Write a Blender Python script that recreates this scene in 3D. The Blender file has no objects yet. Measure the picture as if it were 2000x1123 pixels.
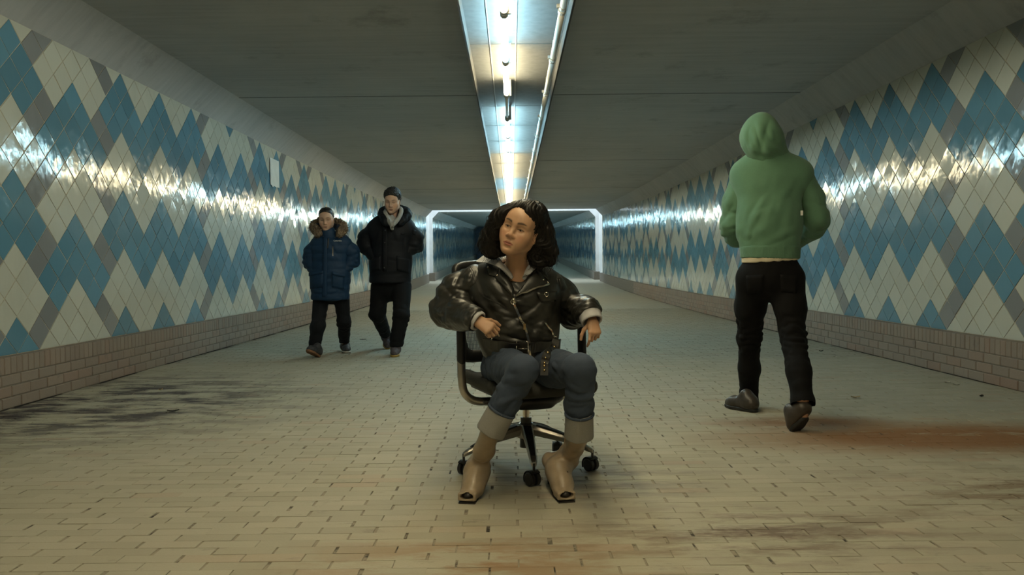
import bpy, bmesh, math, random
import numpy as np
from mathutils import Vector, Matrix, Euler
random.seed(7)
R = math.radians
C = bpy.context.scene.collection
scn = bpy.context.scene

# ------------------------------------------------------------------ camera, world, exposure
F = 1540.0
CAM_Z = 0.95
PITCH = math.atan(41.5 / F)
ROLL = 0.0095
cam_d = bpy.data.cameras.new('camera')
cam_d.sensor_width = 36.0
cam_d.lens = F / 2000.0 * 36.0
cam_d.clip_start = 0.05
cam_d.clip_end = 300
cam = bpy.data.objects.new('camera', cam_d)
C.objects.link(cam)
_fw = Vector((0, math.cos(PITCH), -math.sin(PITCH)))
_r0 = Vector((1, 0, 0))
_u0 = _r0.cross(_fw)
RT = (_r0 * math.cos(ROLL) - _u0 * math.sin(ROLL)).normalized()
UP = (_u0 * math.cos(ROLL) + _r0 * math.sin(ROLL)).normalized()
FW = _fw.normalized()
_m = Matrix((RT, UP, -FW)).transposed().to_4x4()
_m.translation = Vector((0, 0, CAM_Z))
cam.matrix_world = _m
scn.camera = cam

wd = bpy.data.worlds.new('night_sky')
scn.world = wd
wd.use_nodes = True
wd.node_tree.nodes['Background'].inputs[0].default_value = (0.10, 0.13, 0.17, 1)
wd.node_tree.nodes['Background'].inputs[1].default_value = 0.06

scn.view_settings.view_transform = 'Standard'
scn.view_settings.look = 'None'
scn.view_settings.gamma = 1.0
scn.view_settings.use_curve_mapping = False
scn.view_settings.exposure = 0.33

WARM = (1.0, 0.85, 0.52)
COOL = (0.52, 0.89, 1.0)
TUBE_POWER = 60.0
WELL_POWER = 230.0

def area_light(name, loc, rot, sx, sy, power, col):
    l = bpy.data.lights.new(name, 'AREA')
    l.shape = 'RECTANGLE'; l.size = sx; l.size_y = sy
    l.energy = power; l.color = col
    o = bpy.data.objects.new(name, l)
    o.location = loc; o.rotation_euler = rot
    C.objects.link(o)
    return o

def at(u, v, d):
    """point of the tunnel seen at pixel (u, v) of the 2000x1123 frame, d metres along the tunnel"""
    w = FW + RT * ((u - 1000.0) / F) + UP * ((561.5 - v) / F)
    s = d / w.y
    return Vector((w.x * s, d, CAM_Z + w.z * s))

def sag(y):
    if y < 13.3: return 0.0
    if y < 36.0: return 0.00075 * (y - 13.3) ** 2
    return 0.00075 * 22.7 ** 2 + 2 * 0.00075 * 22.7 * (y - 36.0)

# the lamps along the ceiling: W warm, C cool, o dead tube
PITCH_L = 1.235
LAMP_Y0 = 5.2              # far end of the first lamp whose end is in view
def lamp_code(k):
    # k = 0 is the lamp ending at LAMP_Y0, growing away from the camera
    seq = 'WCWoCCCWWWCCWWWWCCWCWWCCC'
    if k < 0: return {-1: 'W', -2: 'W', -3: 'W', -4: 'W', -5: 'o', -6: 'W'}.get(k, 'o')
    return seq[k] if k < len(seq) else 'CCoCo'[k % 5]

# ------------------------------------------------------------------ helpers
def srgb(r, g, b):
    f = lambda c: (c / 255 / 12.92) if c / 255 <= 0.04045 else ((c / 255 + 0.055) / 1.055) ** 2.4
    return (f(r), f(g), f(b), 1.0)

class NT:
    def __init__(self, name):
        self.m = bpy.data.materials.new(name)
        self.m.use_nodes = True
        self.t = self.m.node_tree
        self.b = self.t.nodes['Principled BSDF']
    def n(self, typ, **kw):
        nd = self.t.nodes.new(typ)
        for k, v in kw.items(): setattr(nd, k, v)
        return nd
    def l(self, a, b): self.t.links.new(a, b)
    def coords(self, kind='Object'):
        if kind == 'World':
            return self.n('ShaderNodeNewGeometry').outputs['Position']
        return self.n('ShaderNodeTexCoord').outputs[kind]
    def mapping(self, co, scale=(1, 1, 1), rot=(0, 0, 0)):
        mp = self.n('ShaderNodeMapping')
        mp.inputs['Scale'].default_value = scale
        mp.inputs['Rotation'].default_value = rot
        self.l(co, mp.inputs['Vector'])
        return mp.outputs[0]
    def noise(self, co, scale, detail=3, rough=0.55):
        nz = self.n('ShaderNodeTexNoise')
        nz.inputs['Scale'].default_value = scale
        nz.inputs['Detail'].default_value = detail
        nz.inputs['Roughness'].default_value = rough
        if co is not None: self.l(co, nz.inputs['Vector'])
        return nz.outputs['Fac']
    def ramp(self, fac, stops):
        r = self.n('ShaderNodeValToRGB')
        els = r.color_ramp.elements
        while len(els) < len(stops): els.new(0.5)
        for e, (p, c) in zip(els, stops):
            e.position = p
            e.color = c if len(c) == 4 else (*c, 1)
        self.l(fac, r.inputs[0])
        return r.outputs[0]
    def mix(self, fac, a, b, mode='MIX'):
        m = self.n('ShaderNodeMix', data_type='RGBA', blend_type=mode)
        for s, x in ((m.inputs['Factor'], fac), (m.inputs['A'], a), (m.inputs['B'], b)):
            if hasattr(x, 'is_output'): self.l(x, s)
            elif isinstance(x, (int, float)): s.default_value = x
            else: s.default_value = x if len(x) == 4 else (*x, 1)
        return m.outputs['Result']
    def math(self, op, a, b=0.0, clamp=False):
        m = self.n('ShaderNodeMath', operation=op, use_clamp=clamp)
        for s, x in ((m.inputs[0], a), (m.inputs[1], b)):
            if hasattr(x, 'is_output'): self.l(x, s)
            else: s.default_value = x
        return m.outputs[0]
    def bump(self, h, strength=0.3, dist=0.01, normal=None):
        bp = self.n('ShaderNodeBump')
        bp.inputs['Strength'].default_value = strength
        bp.inputs['Distance'].default_value = dist
        self.l(h, bp.inputs['Height'])
        if normal is not None: self.l(normal, bp.inputs['Normal'])
        return bp.outputs[0]
    def out(self, color=None, rough=None, normal=None, metallic=None, **kw):
        for key, x in (('Base Color', color), ('Roughness', rough), ('Normal', normal), ('Metallic', metallic)):
            if x is None: continue
            s = self.b.inputs[key]
            if hasattr(x, 'is_output'): self.l(x, s)
            elif key == 'Base Color': s.default_value = x if len(x) == 4 else (*x, 1)
            else: s.default_value = x
        for k, x in kw.items():
            self.b.inputs[k].default_value = x
        return self.m
    def piece_random(self):
        a = self.n('ShaderNodeObjectInfo').outputs['Random']
        b = self.n('ShaderNodeNewGeometry').outputs['Random Per Island']
        return self.math('FRACT', self.math('ADD', a, b))

def simple(name, col, rough=0.6, metallic=0.0, var=0.12, scale=30, bump=0.0, **kw):
    t = NT(name)
    co = t.coords('Object')
    nz = t.noise(co, scale, 4)
    c = col if len(col) == 4 else (*col, 1)
    lo = tuple(x * (1 - var) for x in c[:3]); hi = tuple(min(1, x * (1 + var)) for x in c[:3])
    colr = t.ramp(nz, [(0.3, lo), (0.7, hi)])
    nrm = t.bump(nz, bump, 0.01) if bump else None
    return t.out(colr, rough, nrm, metallic, **kw)

class MB:
    def __init__(s): s.v = []; s.f = []; s.mi = []
    def add(s, vs, fs, mi=0):
        o = len(s.v)
        s.v += [tuple(p) for p in vs]
        s.f += [tuple(i + o for i in f) for f in fs]
        s.mi += [mi] * len(fs)
    def box(s, lo, hi, mi=0, M=None):
        x0, y0, z0 = lo; x1, y1, z1 = hi
        vs = [Vector(p) for p in ((x0,y0,z0),(x1,y0,z0),(x1,y1,z0),(x0,y1,z0),(x0,y0,z1),(x1,y0,z1),(x1,y1,z1),(x0,y1,z1))]
        if M is not None: vs = [M @ p for p in vs]
        s.add(vs, [(0,3,2,1),(4,5,6,7),(0,1,5,4),(1,2,6,5),(2,3,7,6),(3,0,4,7)], mi)
    def tube(s, pts, rad, n=12, cap=True, mi=0, flat=None):
        """tube along points; rad is a number or a list; flat = (scale_a, scale_b) of the cross-section"""
        pts = [Vector(p) for p in pts]
        k = len(pts)
        rad = [rad] * k if isinstance(rad, (int, float)) else rad
        ref = None
        rings = []
        for i, p in enumerate(pts):
            t = (pts[min(i + 1, k - 1)] - pts[max(i - 1, 0)]).normalized()
            if ref is None:
                ref = Vector((0, 0, 1)) if abs(t.z) < 0.9 else Vector((1, 0, 0))
            a = (ref - t * ref.dot(t)).normalized()
            b = t.cross(a)
            ref = a
            fa, fb = flat or (1, 1)
            rings.append([p + (a * math.cos(2 * math.pi * j / n) * fa + b * math.sin(2 * math.pi * j / n) * fb) * rad[i] for j in range(n)])
        vs = [q for r in rings for q in r]
        fs = [(i * n + j, i * n + (j + 1) % n, (i + 1) * n + (j + 1) % n, (i + 1) * n + j) for i in range(k - 1) for j in range(n)]
        if cap:
            fs.append(tuple(reversed(range(n))))
            fs.append(tuple((k - 1) * n + j for j in range(n)))
        s.add(vs, fs, mi)
    def sphere(s, c, r, n=12, m=8, M=None, mi=0):
        c = Vector(c); r = (r, r, r) if isinstance(r, (int, float)) else r
        vs = []
        for i in range(1, m):
            th = math.pi * i / m
            for j in range(n):
                ph = 2 * math.pi * j / n
                vs.append(Vector((r[0]*math.sin(th)*math.cos(ph), r[1]*math.sin(th)*math.sin(ph), r[2]*math.cos(th))))
        vs += [Vector((0,0,r[2])), Vector((0,0,-r[2]))]
        if M is not None: vs = [M @ p for p in vs]
        vs = [p + c for p in vs]
        T, B = len(vs) - 2, len(vs) - 1
        fs = [(i*n+j, (i+1)*n+j, (i+1)*n+(j+1)%n, i*n+(j+1)%n) for i in range(m-2) for j in range(n)]
        fs += [(T, j, (j+1)%n) for j in range(n)] + [(B, (m-2)*n+(j+1)%n, (m-2)*n+j) for j in range(n)]
        s.add(vs, fs, mi)
    def mesh(s, name, mats, smooth=False):
        me = bpy.data.meshes.new(name)
        me.from_pydata([tuple(p) for p in s.v], [], s.f)
        for m in (mats if isinstance(mats, (list, tuple)) else [mats]): me.materials.append(m)
        me.polygons.foreach_set('material_index', s.mi)
        if smooth: me.polygons.foreach_set('use_smooth', [True] * len(me.polygons))
        me.update()
        return me
    def build(s, name, mats, parent=None, smooth=False, kind=None, label=None, bevel=0.0):
        return link(name, s.mesh(name, mats, smooth), parent, kind, label, bevel)

def link(name, data, parent=None, kind=None, label=None, bevel=0.0):
    o = bpy.data.objects.new(name, data)
    C.objects.link(o)
    if parent is not None: o.parent = parent
    if kind: o['kind'] = kind
    if label: o['label'] = label
    if bevel:
        m = o.modifiers.new('bevel', 'BEVEL'); m.width = bevel; m.segments = 2; m.limit_method = 'ANGLE'; m.angle_limit = R(40)
    return o

def thing(name, label, cat, loc=(0, 0, 0), group=None):
    o = bpy.data.objects.new(name, None)
    C.objects.link(o)
    o.location = loc
    o['label'] = label; o['category'] = cat
    if group: o['group'] = group
    o.empty_display_size = 0.1
    return o

def tag(o, label, cat, group=None):
    o['label'] = label; o['category'] = cat
    if group: o['group'] = group
    return o

# ------------------------------------------------------------------ materials of the tunnel
def mat_tile(name, base, var):
    t = NT(name)
    rnd = t.piece_random()
    pos = t.coords('World')
    c = t.ramp(rnd, [(0.0, tuple(x * (1 - var) for x in base)), (0.5, base), (1.0, tuple(x * (1 + var * 0.7) for x in base))])
    dirt = t.noise(t.mapping(pos, (1, 1, 0.35)), 2.3, 6, 0.65)
    c = t.mix(t.ramp(dirt, [(0.52, (0, 0, 0)), (0.78, (0.35, 0.35, 0.35))]), c, (base[0] * 0.62, base[1] * 0.6, base[2] * 0.52))
    fine = t.noise(pos, 60, 3)
    c = t.mix(t.math('MULTIPLY', fine, 0.12), c, (base[0] * 0.8, base[1] * 0.8, base[2] * 0.78))
    wav = t.noise(t.mapping(pos, (1.0, 1.0, 0.6)), 11.0, 2, 0.45)
    nrm = t.bump(wav, 0.26, 0.012)
    rg = t.ramp(t.noise(pos, 25, 3), [(0.35, (0.085,) * 3), (0.75, (0.17,) * 3)])
    return t.out(c, rg, nrm, **{'Coat Weight': 0.0, 'Specular IOR Level': 0.55})

CREAM = (0.50, 0.505, 0.44); BLUE = (0.105, 0.235, 0.325); GREY = (0.215, 0.225, 0.235)
M_cream = mat_tile('cream_glaze', CREAM, 0.06)
M_blue = mat_tile('blue_glaze', BLUE, 0.16)
M_grey = mat_tile('grey_glaze', GREY, 0.14)
M_grout = simple('tan_grout', (0.44, 0.385, 0.285), 0.9, 0, 0.2, 40)

def mat_brick(name, stops, stain, rough=0.75, bump=0.25, scale=1.0, patches=()):
    t = NT(name)
    rnd = t.piece_random()
    pos = t.coords('World')
    c = t.ramp(rnd, stops)
    g = t.noise(pos, 120 * scale, 4, 0.7)
    c = t.mix(t.math('MULTIPLY', g, 0.35), c, tuple(x * 0.62 for x in stops[0][1][:3]))
    big = t.noise(pos, 0.9, 5, 0.6)
    c = t.mix(t.ramp(big, [(0.42, (0, 0, 0)), (0.75, (0.5,) * 3)]), c, stain)
    sp = t.noise(t.mapping(pos, (1.0, 2.4, 1.0)), 4.5, 6, 0.72)
    c = t.mix(t.ramp(sp, [(0.60, (0, 0, 0)), (0.76, (0.75,) * 3)]), c, tuple(x * 0.42 for x in stain))
    for (px, py, sx, sy, colr, amt, th) in patches:
        mp = t.n('ShaderNodeMapping')
        mp.inputs['Location'].default_value = (-px / sx, -py / sy, 0)
        mp.inputs['Scale'].default_value = (1 / sx, 1 / sy, 1)
        t.l(pos, mp.inputs['Vector'])
        ln = t.n('ShaderNodeVectorMath', operation='LENGTH')
        t.l(mp.outputs[0], ln.inputs[0])
        fall = t.math('SUBTRACT', 1.0, ln.outputs['Value'], True)
        nz = t.ramp(t.noise(t.mapping(pos, (0.7, 2.2, 1)), 3.2, 6, 0.7), [(th, (0, 0, 0)), (th + 0.14, (1, 1, 1))])
        c = t.mix(t.math('MULTIPLY', t.math('MULTIPLY', fall, amt, True), nz), c, colr)
    nrm = t.bump(t.math('ADD', g, t.noise(pos, 30 * scale, 3)), bump, 0.004)
    return t.out(c, rough, nrm)

M_paver = mat_brick('yellow_paver', [(0.0, (0.375, 0.35, 0.265)), (0.35, (0.415, 0.39, 0.30)), (0.7, (0.435, 0.41, 0.32)), (0.93, (0.46, 0.43, 0.335)), (1.0, (0.42, 0.34, 0.25))], (0.37, 0.34, 0.28), patches=((-3.0, 5.6, 1.9, 1.9, (0.05, 0.04, 0.042), 1.6, 0.44), (2.4, 4.25, 1.6, 0.5, (0.24, 0.125, 0.055), 1.6, 0.30), (1.75, 4.7, 0.7, 0.25, (0.20, 0.115, 0.06), 1.4, 0.3), (0.35, 3.5, 0.75, 0.5, (0.15, 0.14, 0.13), 0.9, 0.42), (-0.1, 2.5, 0.8, 0.45, (0.30, 0.19, 0.105), 1.0, 0.42), (0.85, 2.75, 0.9, 0.4, (0.17, 0.13, 0.10), 1.2, 0.46), (2.2, 3.2, 1.2, 0.7, (0.16, 0.11, 0.07), 1.0, 0.48)))
def mat_sand():
    t = NT('joint_sand')
    pos = t.coords('World')
    c = t.ramp(t.noise(pos, 7.0, 5, 0.7), [(0.38, (0.035, 0.030, 0.024)), (0.48, (0.27, 0.24, 0.185)), (0.8, (0.36, 0.325, 0.255))])
    return t.out(c, 0.95)
M_sand = mat_sand()
M_plinth = mat_brick('plinth_brick', [(0.0, (0.235, 0.18, 0.145)), (0.35, (0.26, 0.21, 0.17)), (0.7, (0.285, 0.23, 0.185)), (1.0, (0.28, 0.19, 0.145))], (0.24, 0.20, 0.165))
M_mortar = simple('plinth_mortar', (0.185, 0.16, 0.13), 0.95, 0, 0.2, 50)

def mat_concrete():
    t = NT('board_marked_concrete')
    pos = t.coords('World')
    streak = t.noise(t.mapping(pos, (0.35, 5.0, 1.0)), 2.6, 6, 0.6)
    blot = t.noise(pos, 0.55, 6, 0.62)
    c = t.ramp(streak, [(0.3, (0.335, 0.338, 0.34)), (0.55, (0.385, 0.388, 0.39)), (0.8, (0.425, 0.426, 0.426))])
    c = t.mix(t.ramp(blot, [(0.45, (0, 0, 0)), (0.7, (0.6,) * 3)]), c, (0.48, 0.475, 0.465))
    c = t.mix(t.ramp(t.noise(pos, 1.6, 6, 0.7), [(0.58, (0, 0, 0)), (0.72, (0.55,) * 3)]), c, (0.19, 0.185, 0.175))
    h = t.math('ADD', t.noise(t.mapping(pos, (0.5, 9.0, 1.0)), 3.0, 4), t.noise(pos, 35, 3))
    return t.out(c, 0.8, t.bump(h, 0.10, 0.01))
M_conc = mat_concrete()
M_white_conc = simple('white_painted_concrete', (0.72, 0.74, 0.75), 0.7, 0, 0.08, 3, 0.1)
M_far = simple('slate_wall', (0.16, 0.20, 0.26), 0.8, 0, 0.15, 2)
M_tray = simple('grey_tray', (0.115, 0.12, 0.122), 0.7, 0.0, 0.15, 14, 0.05)
M_lip = simple('dark_shade_lip', (0.055, 0.056, 0.057), 0.8, 0.0, 0.15, 14)
M_rail = simple('grey_rail', (0.30, 0.30, 0.295), 0.5, 0.0, 0.05, 20)
M_pipe = simple('white_plastic_pipe', (0.42, 0.425, 0.41), 0.35, 0.0, 0.06, 8)
M_cap = simple('grey_lamp_cap', (0.45, 0.45, 0.43), 0.4, 0.2, 0.1, 30)
M_clamp = simple('steel_clamp', (0.5, 0.5, 0.48), 0.3, 0.9, 0.1, 30)

def mat_emit(name, col, power):
    t = NT(name)
    t.b.inputs['Base Color'].default_value = (0.9, 0.9, 0.9, 1)
    t.b.inputs['Emission Color'].default_value = (*col, 1)
    t.b.inputs['Emission Strength'].default_value = power
    t.b.inputs['Roughness'].default_value = 0.3
    return t.m
M_warm = mat_emit('warm_tube_light', WARM, TUBE_POWER)
M_cool = mat_emit('cool_tube_light', COOL, TUBE_POWER * 1.05)
M_dead = simple('dead_tube_glass', (0.55, 0.55, 0.52), 0.25, 0, 0.05, 10)

# ------------------------------------------------------------------ tunnel dimensions
XL, XR = -3.47, 3.70            # plinth faces
TL, TR = -3.55, 3.78            # faces of the tiled walls
Z0, Z1 = 0.358, 2.74            # tiled band
ZC = 3.02                       # ceiling
Y_NEAR, GAP0, GAP1, Y_FAR = -9.0, 32.9, 34.6, 76.0
IN2 = 0.10                      # the second section is a little narrower

def ys_between(a, b):
    out = [a]
    y = a
    while y < b - 1e-6:
        y += 1.0 if y > 12 else 4.0
        out.append(min(y, b))
    return out

def strip(mb, prof, y0, y1, mi=0, dx=0.0):
    """extrude a cross-section [(x, z)...] along the tunnel following its dip"""
    ys = ys_between(y0, y1)
    k = len(prof)
    vs = [(x + dx * (1 if x < 0 else -1), y, z + sag(y)) for y in ys for x, z in prof]
    fs = [(i * k + j, i * k + j + 1, (i + 1) * k + j + 1, (i + 1) * k + j) for i in range(len(ys) - 1) for j in range(k - 1)]
    mb.add(vs, fs, mi)

# floor base (sand bed; beyond the built bricks it is paved by texture)
def mat_far_paving():
    t = NT('distant_paving')
    pos = t.coords('World')
    br = t.n('ShaderNodeTexBrick')
    br.inputs['Scale'].default_value = 1.0
    br.inputs['Brick Width'].default_value = 0.2
    br.inputs['Row Height'].default_value = 0.065
    br.inputs['Mortar Size'].default_value = 0.004
    br.inputs['Color1'].default_value = (0.40, 0.375, 0.29, 1)
    br.inputs['Color2'].default_value = (0.445, 0.42, 0.325, 1)
    br.inputs['Mortar'].default_value = (0.28, 0.25, 0.2, 1)
    t.l(pos, br.inputs['Vector'])
    big = t.noise(pos, 0.9, 5, 0.6)
    c = t.mix(t.ramp(big, [(0.42, (0, 0, 0)), (0.75, (0.5,) * 3)]), br.outputs['Color'], (0.37, 0.34, 0.28))
    return t.out(c, 0.75)
M_farpave = mat_far_paving()
BRICK_Y0, BRICK_Y1 = 2.2, 17.0
mb = MB()
strip(mb, [(XR + 0.3, -0.0035), (XL - 0.3, -0.0035)][::-1], BRICK_Y0, BRICK_Y1, 0)
strip(mb, [(XL - 0.3, 0.0), (XR + 0.3, 0.0)], Y_NEAR, BRICK_Y0, 1)
strip(mb, [(XL - 0.3, 0.0), (XR + 0.3, 0.0)], BRICK_Y1, Y_FAR, 1)
floor = mb.build('floor', [M_sand, M_farpave], kind='structure')

# paving bricks
BL, BW = 0.2, 0.0665
def brick_geo(L, W, H, ch=0.0014):
    """top-lit brick, origin at the centre of its top face"""
    a, b = L / 2, W / 2
    vs = [(-a, -b, -H), (a, -b, -H), (a, b, -H), (-a, b, -H),
          (-a, -b, -ch * 0.6), (a, -b, -ch * 0.6), (a, b, -ch * 0.6), (-a, b, -ch * 0.6),
          (-a + ch, -b + ch, 0), (a - ch, -b + ch, 0), (a - ch, b - ch, 0), (-a + ch, b - ch, 0)]
    fs = [(8, 9, 10, 11)]
    for i in range(4):
        j = (i + 1) % 4
        fs += [(i, j, 4 + j, 4 + i), (4 + i, 4 + j, 8 + j, 8 + i)]
    return vs, fs
rb = random.Random(3)
bricks = []
y = BRICK_Y0
row = 0
while y < BRICK_Y1:
    x = XL - 0.15 + (0.1 if row % 2 else 0.0) + rb.uniform(-0.012, 0.012)
    while x < XR + 0.12:
        gap = rb.choice((0.003, 0.003, 0.004, 0.004, 0.005, 0.007, 0.010))
        bricks.append((x + BL / 2 + rb.uniform(-0.004, 0.004), y + BW / 2 + rb.uniform(-0.0015, 0.0015), rb.uniform(-0.0009, 0.0009), rb.uniform(-0.007, 0.007), rb.uniform(-0.004, 0.004), rb.uniform(-0.004, 0.004), gap))
        x += BL + 0.002
    y += BW
    row += 1
vis = [b for b in bricks if abs(b[0]) < (b[1] + 0.1) * 1010 / F and XL < b[0] - 0.09 and b[0] + 0.09 < XR and b[1] > 2.42]
vis.sort(key=lambda b: b[1])
near = set(vis[:300])
bmeshes = {g: (lambda m: (m.add(*brick_geo(BL - g, BW - 0.0007, 0.03)), m.mesh('brick', M_paver))[1])(MB()) for g in (0.003, 0.004, 0.005, 0.007, 0.010)}
rest = MB()
for b in bricks:
    x, y, dz, rx, ry, rz, g = b
    E = Euler((rx, ry, rz))
    if b in near:
        o = link('brick', bmeshes[g], floor)
        o.location = (x, y, dz); o.rotation_euler = E
    else:
        if y > 9 and not (-3.5 < x < 3.75): continue
        vs, fs = brick_geo(BL - g, BW - 0.0007, 0.012)
        if y > 8: vs, fs = vs[8:], [(0, 1, 2, 3)]
        M = E.to_matrix()
        rest.add([M @ Vector(v) + Vector((x, y, dz + sag(y))) for v in vs], fs)
rest.build('paving_brick', M_paver, floor, kind='stuff')

# tiled walls
SEQ = {-2: 'H', -1: 'L', 0: 'H', 1: 'L', 2: 'H', 3: 'H', 4: 'H', 5: 'L', 6: 'L', 7: 'H', 8: 'H', 9: 'L', 10: 'H', 11: 'L', 12: 'H', 13: 'H'}
def zone(k):
    if k in SEQ: return SEQ[k]
    return 'HHLHLLHLHHL'[k % 11]
def tile_colour(i, j):
    k, t = divmod(i, 6)
    a, b = zone(k), zone(k + 1)
    val = lambda z, t: (j + t - (6 if z == 'H' else 4)) % 8
    if a == b:
        return 'B' if val(a, min(t, 6 - t)) < 4 else 'C'
    th = t if a == 'H' else 6 - t
    if th <= 2:
        v = val('H', th)
        if th == 2 and v in (1, 5): return 'G'
        return 'B' if v < 4 else 'C'
    if th == 3:
        p, q = val('H', 3) < 4, val('L', 3) < 4
        return 'G' if p != q else ('B' if p else 'C')
    return 'B' if val('L', 6 - th) < 4 else 'C'
HS = (Z1 - Z0) / 18.0
TMI = {'C': 0, 'B': 1, 'G': 2}
TMATS = [M_cream, M_blue, M_grey]
def tile_poly(j, g):
    h = HS - g
    if j == 0: return [(-h, g * 0.5), (h, g * 0.5), (0, h)]
    if j == 18: return [(-h, -g * 0.5), (0, -h), (h, -g * 0.5)]
    return [(-h, 0), (0, -h), (h, 0), (0, h)]
def tile_geo(poly, side, th, ch, rr=None):
    """tile in the (y, z) plane; side = +1 faces +x"""
    k = len(poly)
    jit = [(rr.uniform(-0.0008, 0.0008) if rr else 0.0) for _ in poly]
    cy = sum(p[0] for p in poly) / k; cz = sum(p[1] for p in poly) / k
    fr = []
    for (y, z), q in zip(poly, jit):
        L = math.hypot(y - cy, z - cz)
        s = 1 - ch / L
        fr.append((side * (th + q), cy + (y - cy) * s, cz + (z - cz) * s))
    mid = [(side * (th + q - ch * 0.5), y, z) for (y, z), q in zip(poly, jit)]
    back = [(0, y, z) for y, z in poly]
    vs = fr + mid + back
    fs = [tuple(range(k))]
    for i in range(k):
        j = (i + 1) % k
        fs += [(i, k + i, k + j, j), (k + i, 2 * k + i, 2 * k + j, k + j)]
    # poly runs so that the front face looks along +x; flip for the other wall
    if side < 0: fs = [tuple(reversed(f)) for f in fs]
    return vs, fs

def tiled_wall(name, x, side, d0, label):
    mb = MB()
    prof = [(x - side * 0.25, Z0 - 0.4), (x, Z0 - 0.4), (x, Z1 + 0.03), (x - side * 0.25, Z1 + 0.03)]
    strip(mb, prof if side > 0 else prof[::-1], Y_NEAR, GAP0)
    strip(mb, prof if side > 0 else prof[::-1], GAP1, Y_FAR, 0, IN2)
    w = mb.build(name, [M_grout], kind='structure', label=label)
    rr = random.Random(11 if side > 0 else 12)
    cells = []
    for i in range(int((Y_NEAR + 8 - d0) / HS), int((Y_FAR - d0) / HS)):
        y = d0 + i * HS
        if GAP0 - HS < y < GAP1 + HS: continue
        for j in range(0, 19):
            if (i + j) % 2 == 0: continue
            cells.append((y, i, j))
    edge = abs(x) * F / 1010.0
    inview = sorted([c for c in cells if c[0] > edge])
    near = set(inview[:300])
    cache = {}
    rest = MB()
    for (y, i, j) in cells:
        col = tile_colour(i, j)
        z = Z0 + j * HS
        xx = x + (side * IN2 if y > GAP1 else 0)
        if (y, i, j) in near:
            key = (col, 0 if j == 0 else 2 if j == 18 else 1, rr.randrange(5))
            if key not in cache:
                q = MB(); q.add(*tile_geo(tile_poly(j, 0.0045), side, 0.0038, 0.0025, rr))
                cache[key] = q.mesh('tile', TMATS[TMI[col]])
            o = link('tile', cache[key], w)
            o.location = (xx, y, z)
            o.rotation_euler = (0, rr.gauss(0, 0.010), rr.gauss(0, 0.009))
        else:
            vs, fs = tile_geo(tile_poly(j, 0.0045), side, 0.0038, 0.0025, rr)
            if y > 20: vs, fs = vs[:len(tile_poly(j, 0.01))], [tuple(range(len(tile_poly(j, 0.01))))] if side > 0 else [tuple(reversed(range(len(tile_poly(j, 0.01)))))]
            M = Euler((0, rr.gauss(0, 0.010), rr.gauss(0, 0.009))).to_matrix()
            pts = []
            for v in vs:
                p = M @ Vector(v)
                pts.append((xx + p.x, y + p.y, z + p.z + sag(y + p.y)))
            rest.add(pts, fs, TMI[col])
    rest.build('wall_tile', TMATS, w, kind='stuff')
    return w
D0L = F * abs(TL) / 969.5
D0R = F * TR / 921.6 - 6 * HS
wall_left = tiled_wall('wall_left', TL, 1, D0L, 'wall of cream, blue and grey diamond tiles on the left')
wall_right = tiled_wall('wall_right', TR, -1, D0R, 'wall of cream, blue and grey diamond tiles on the right')

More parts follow.
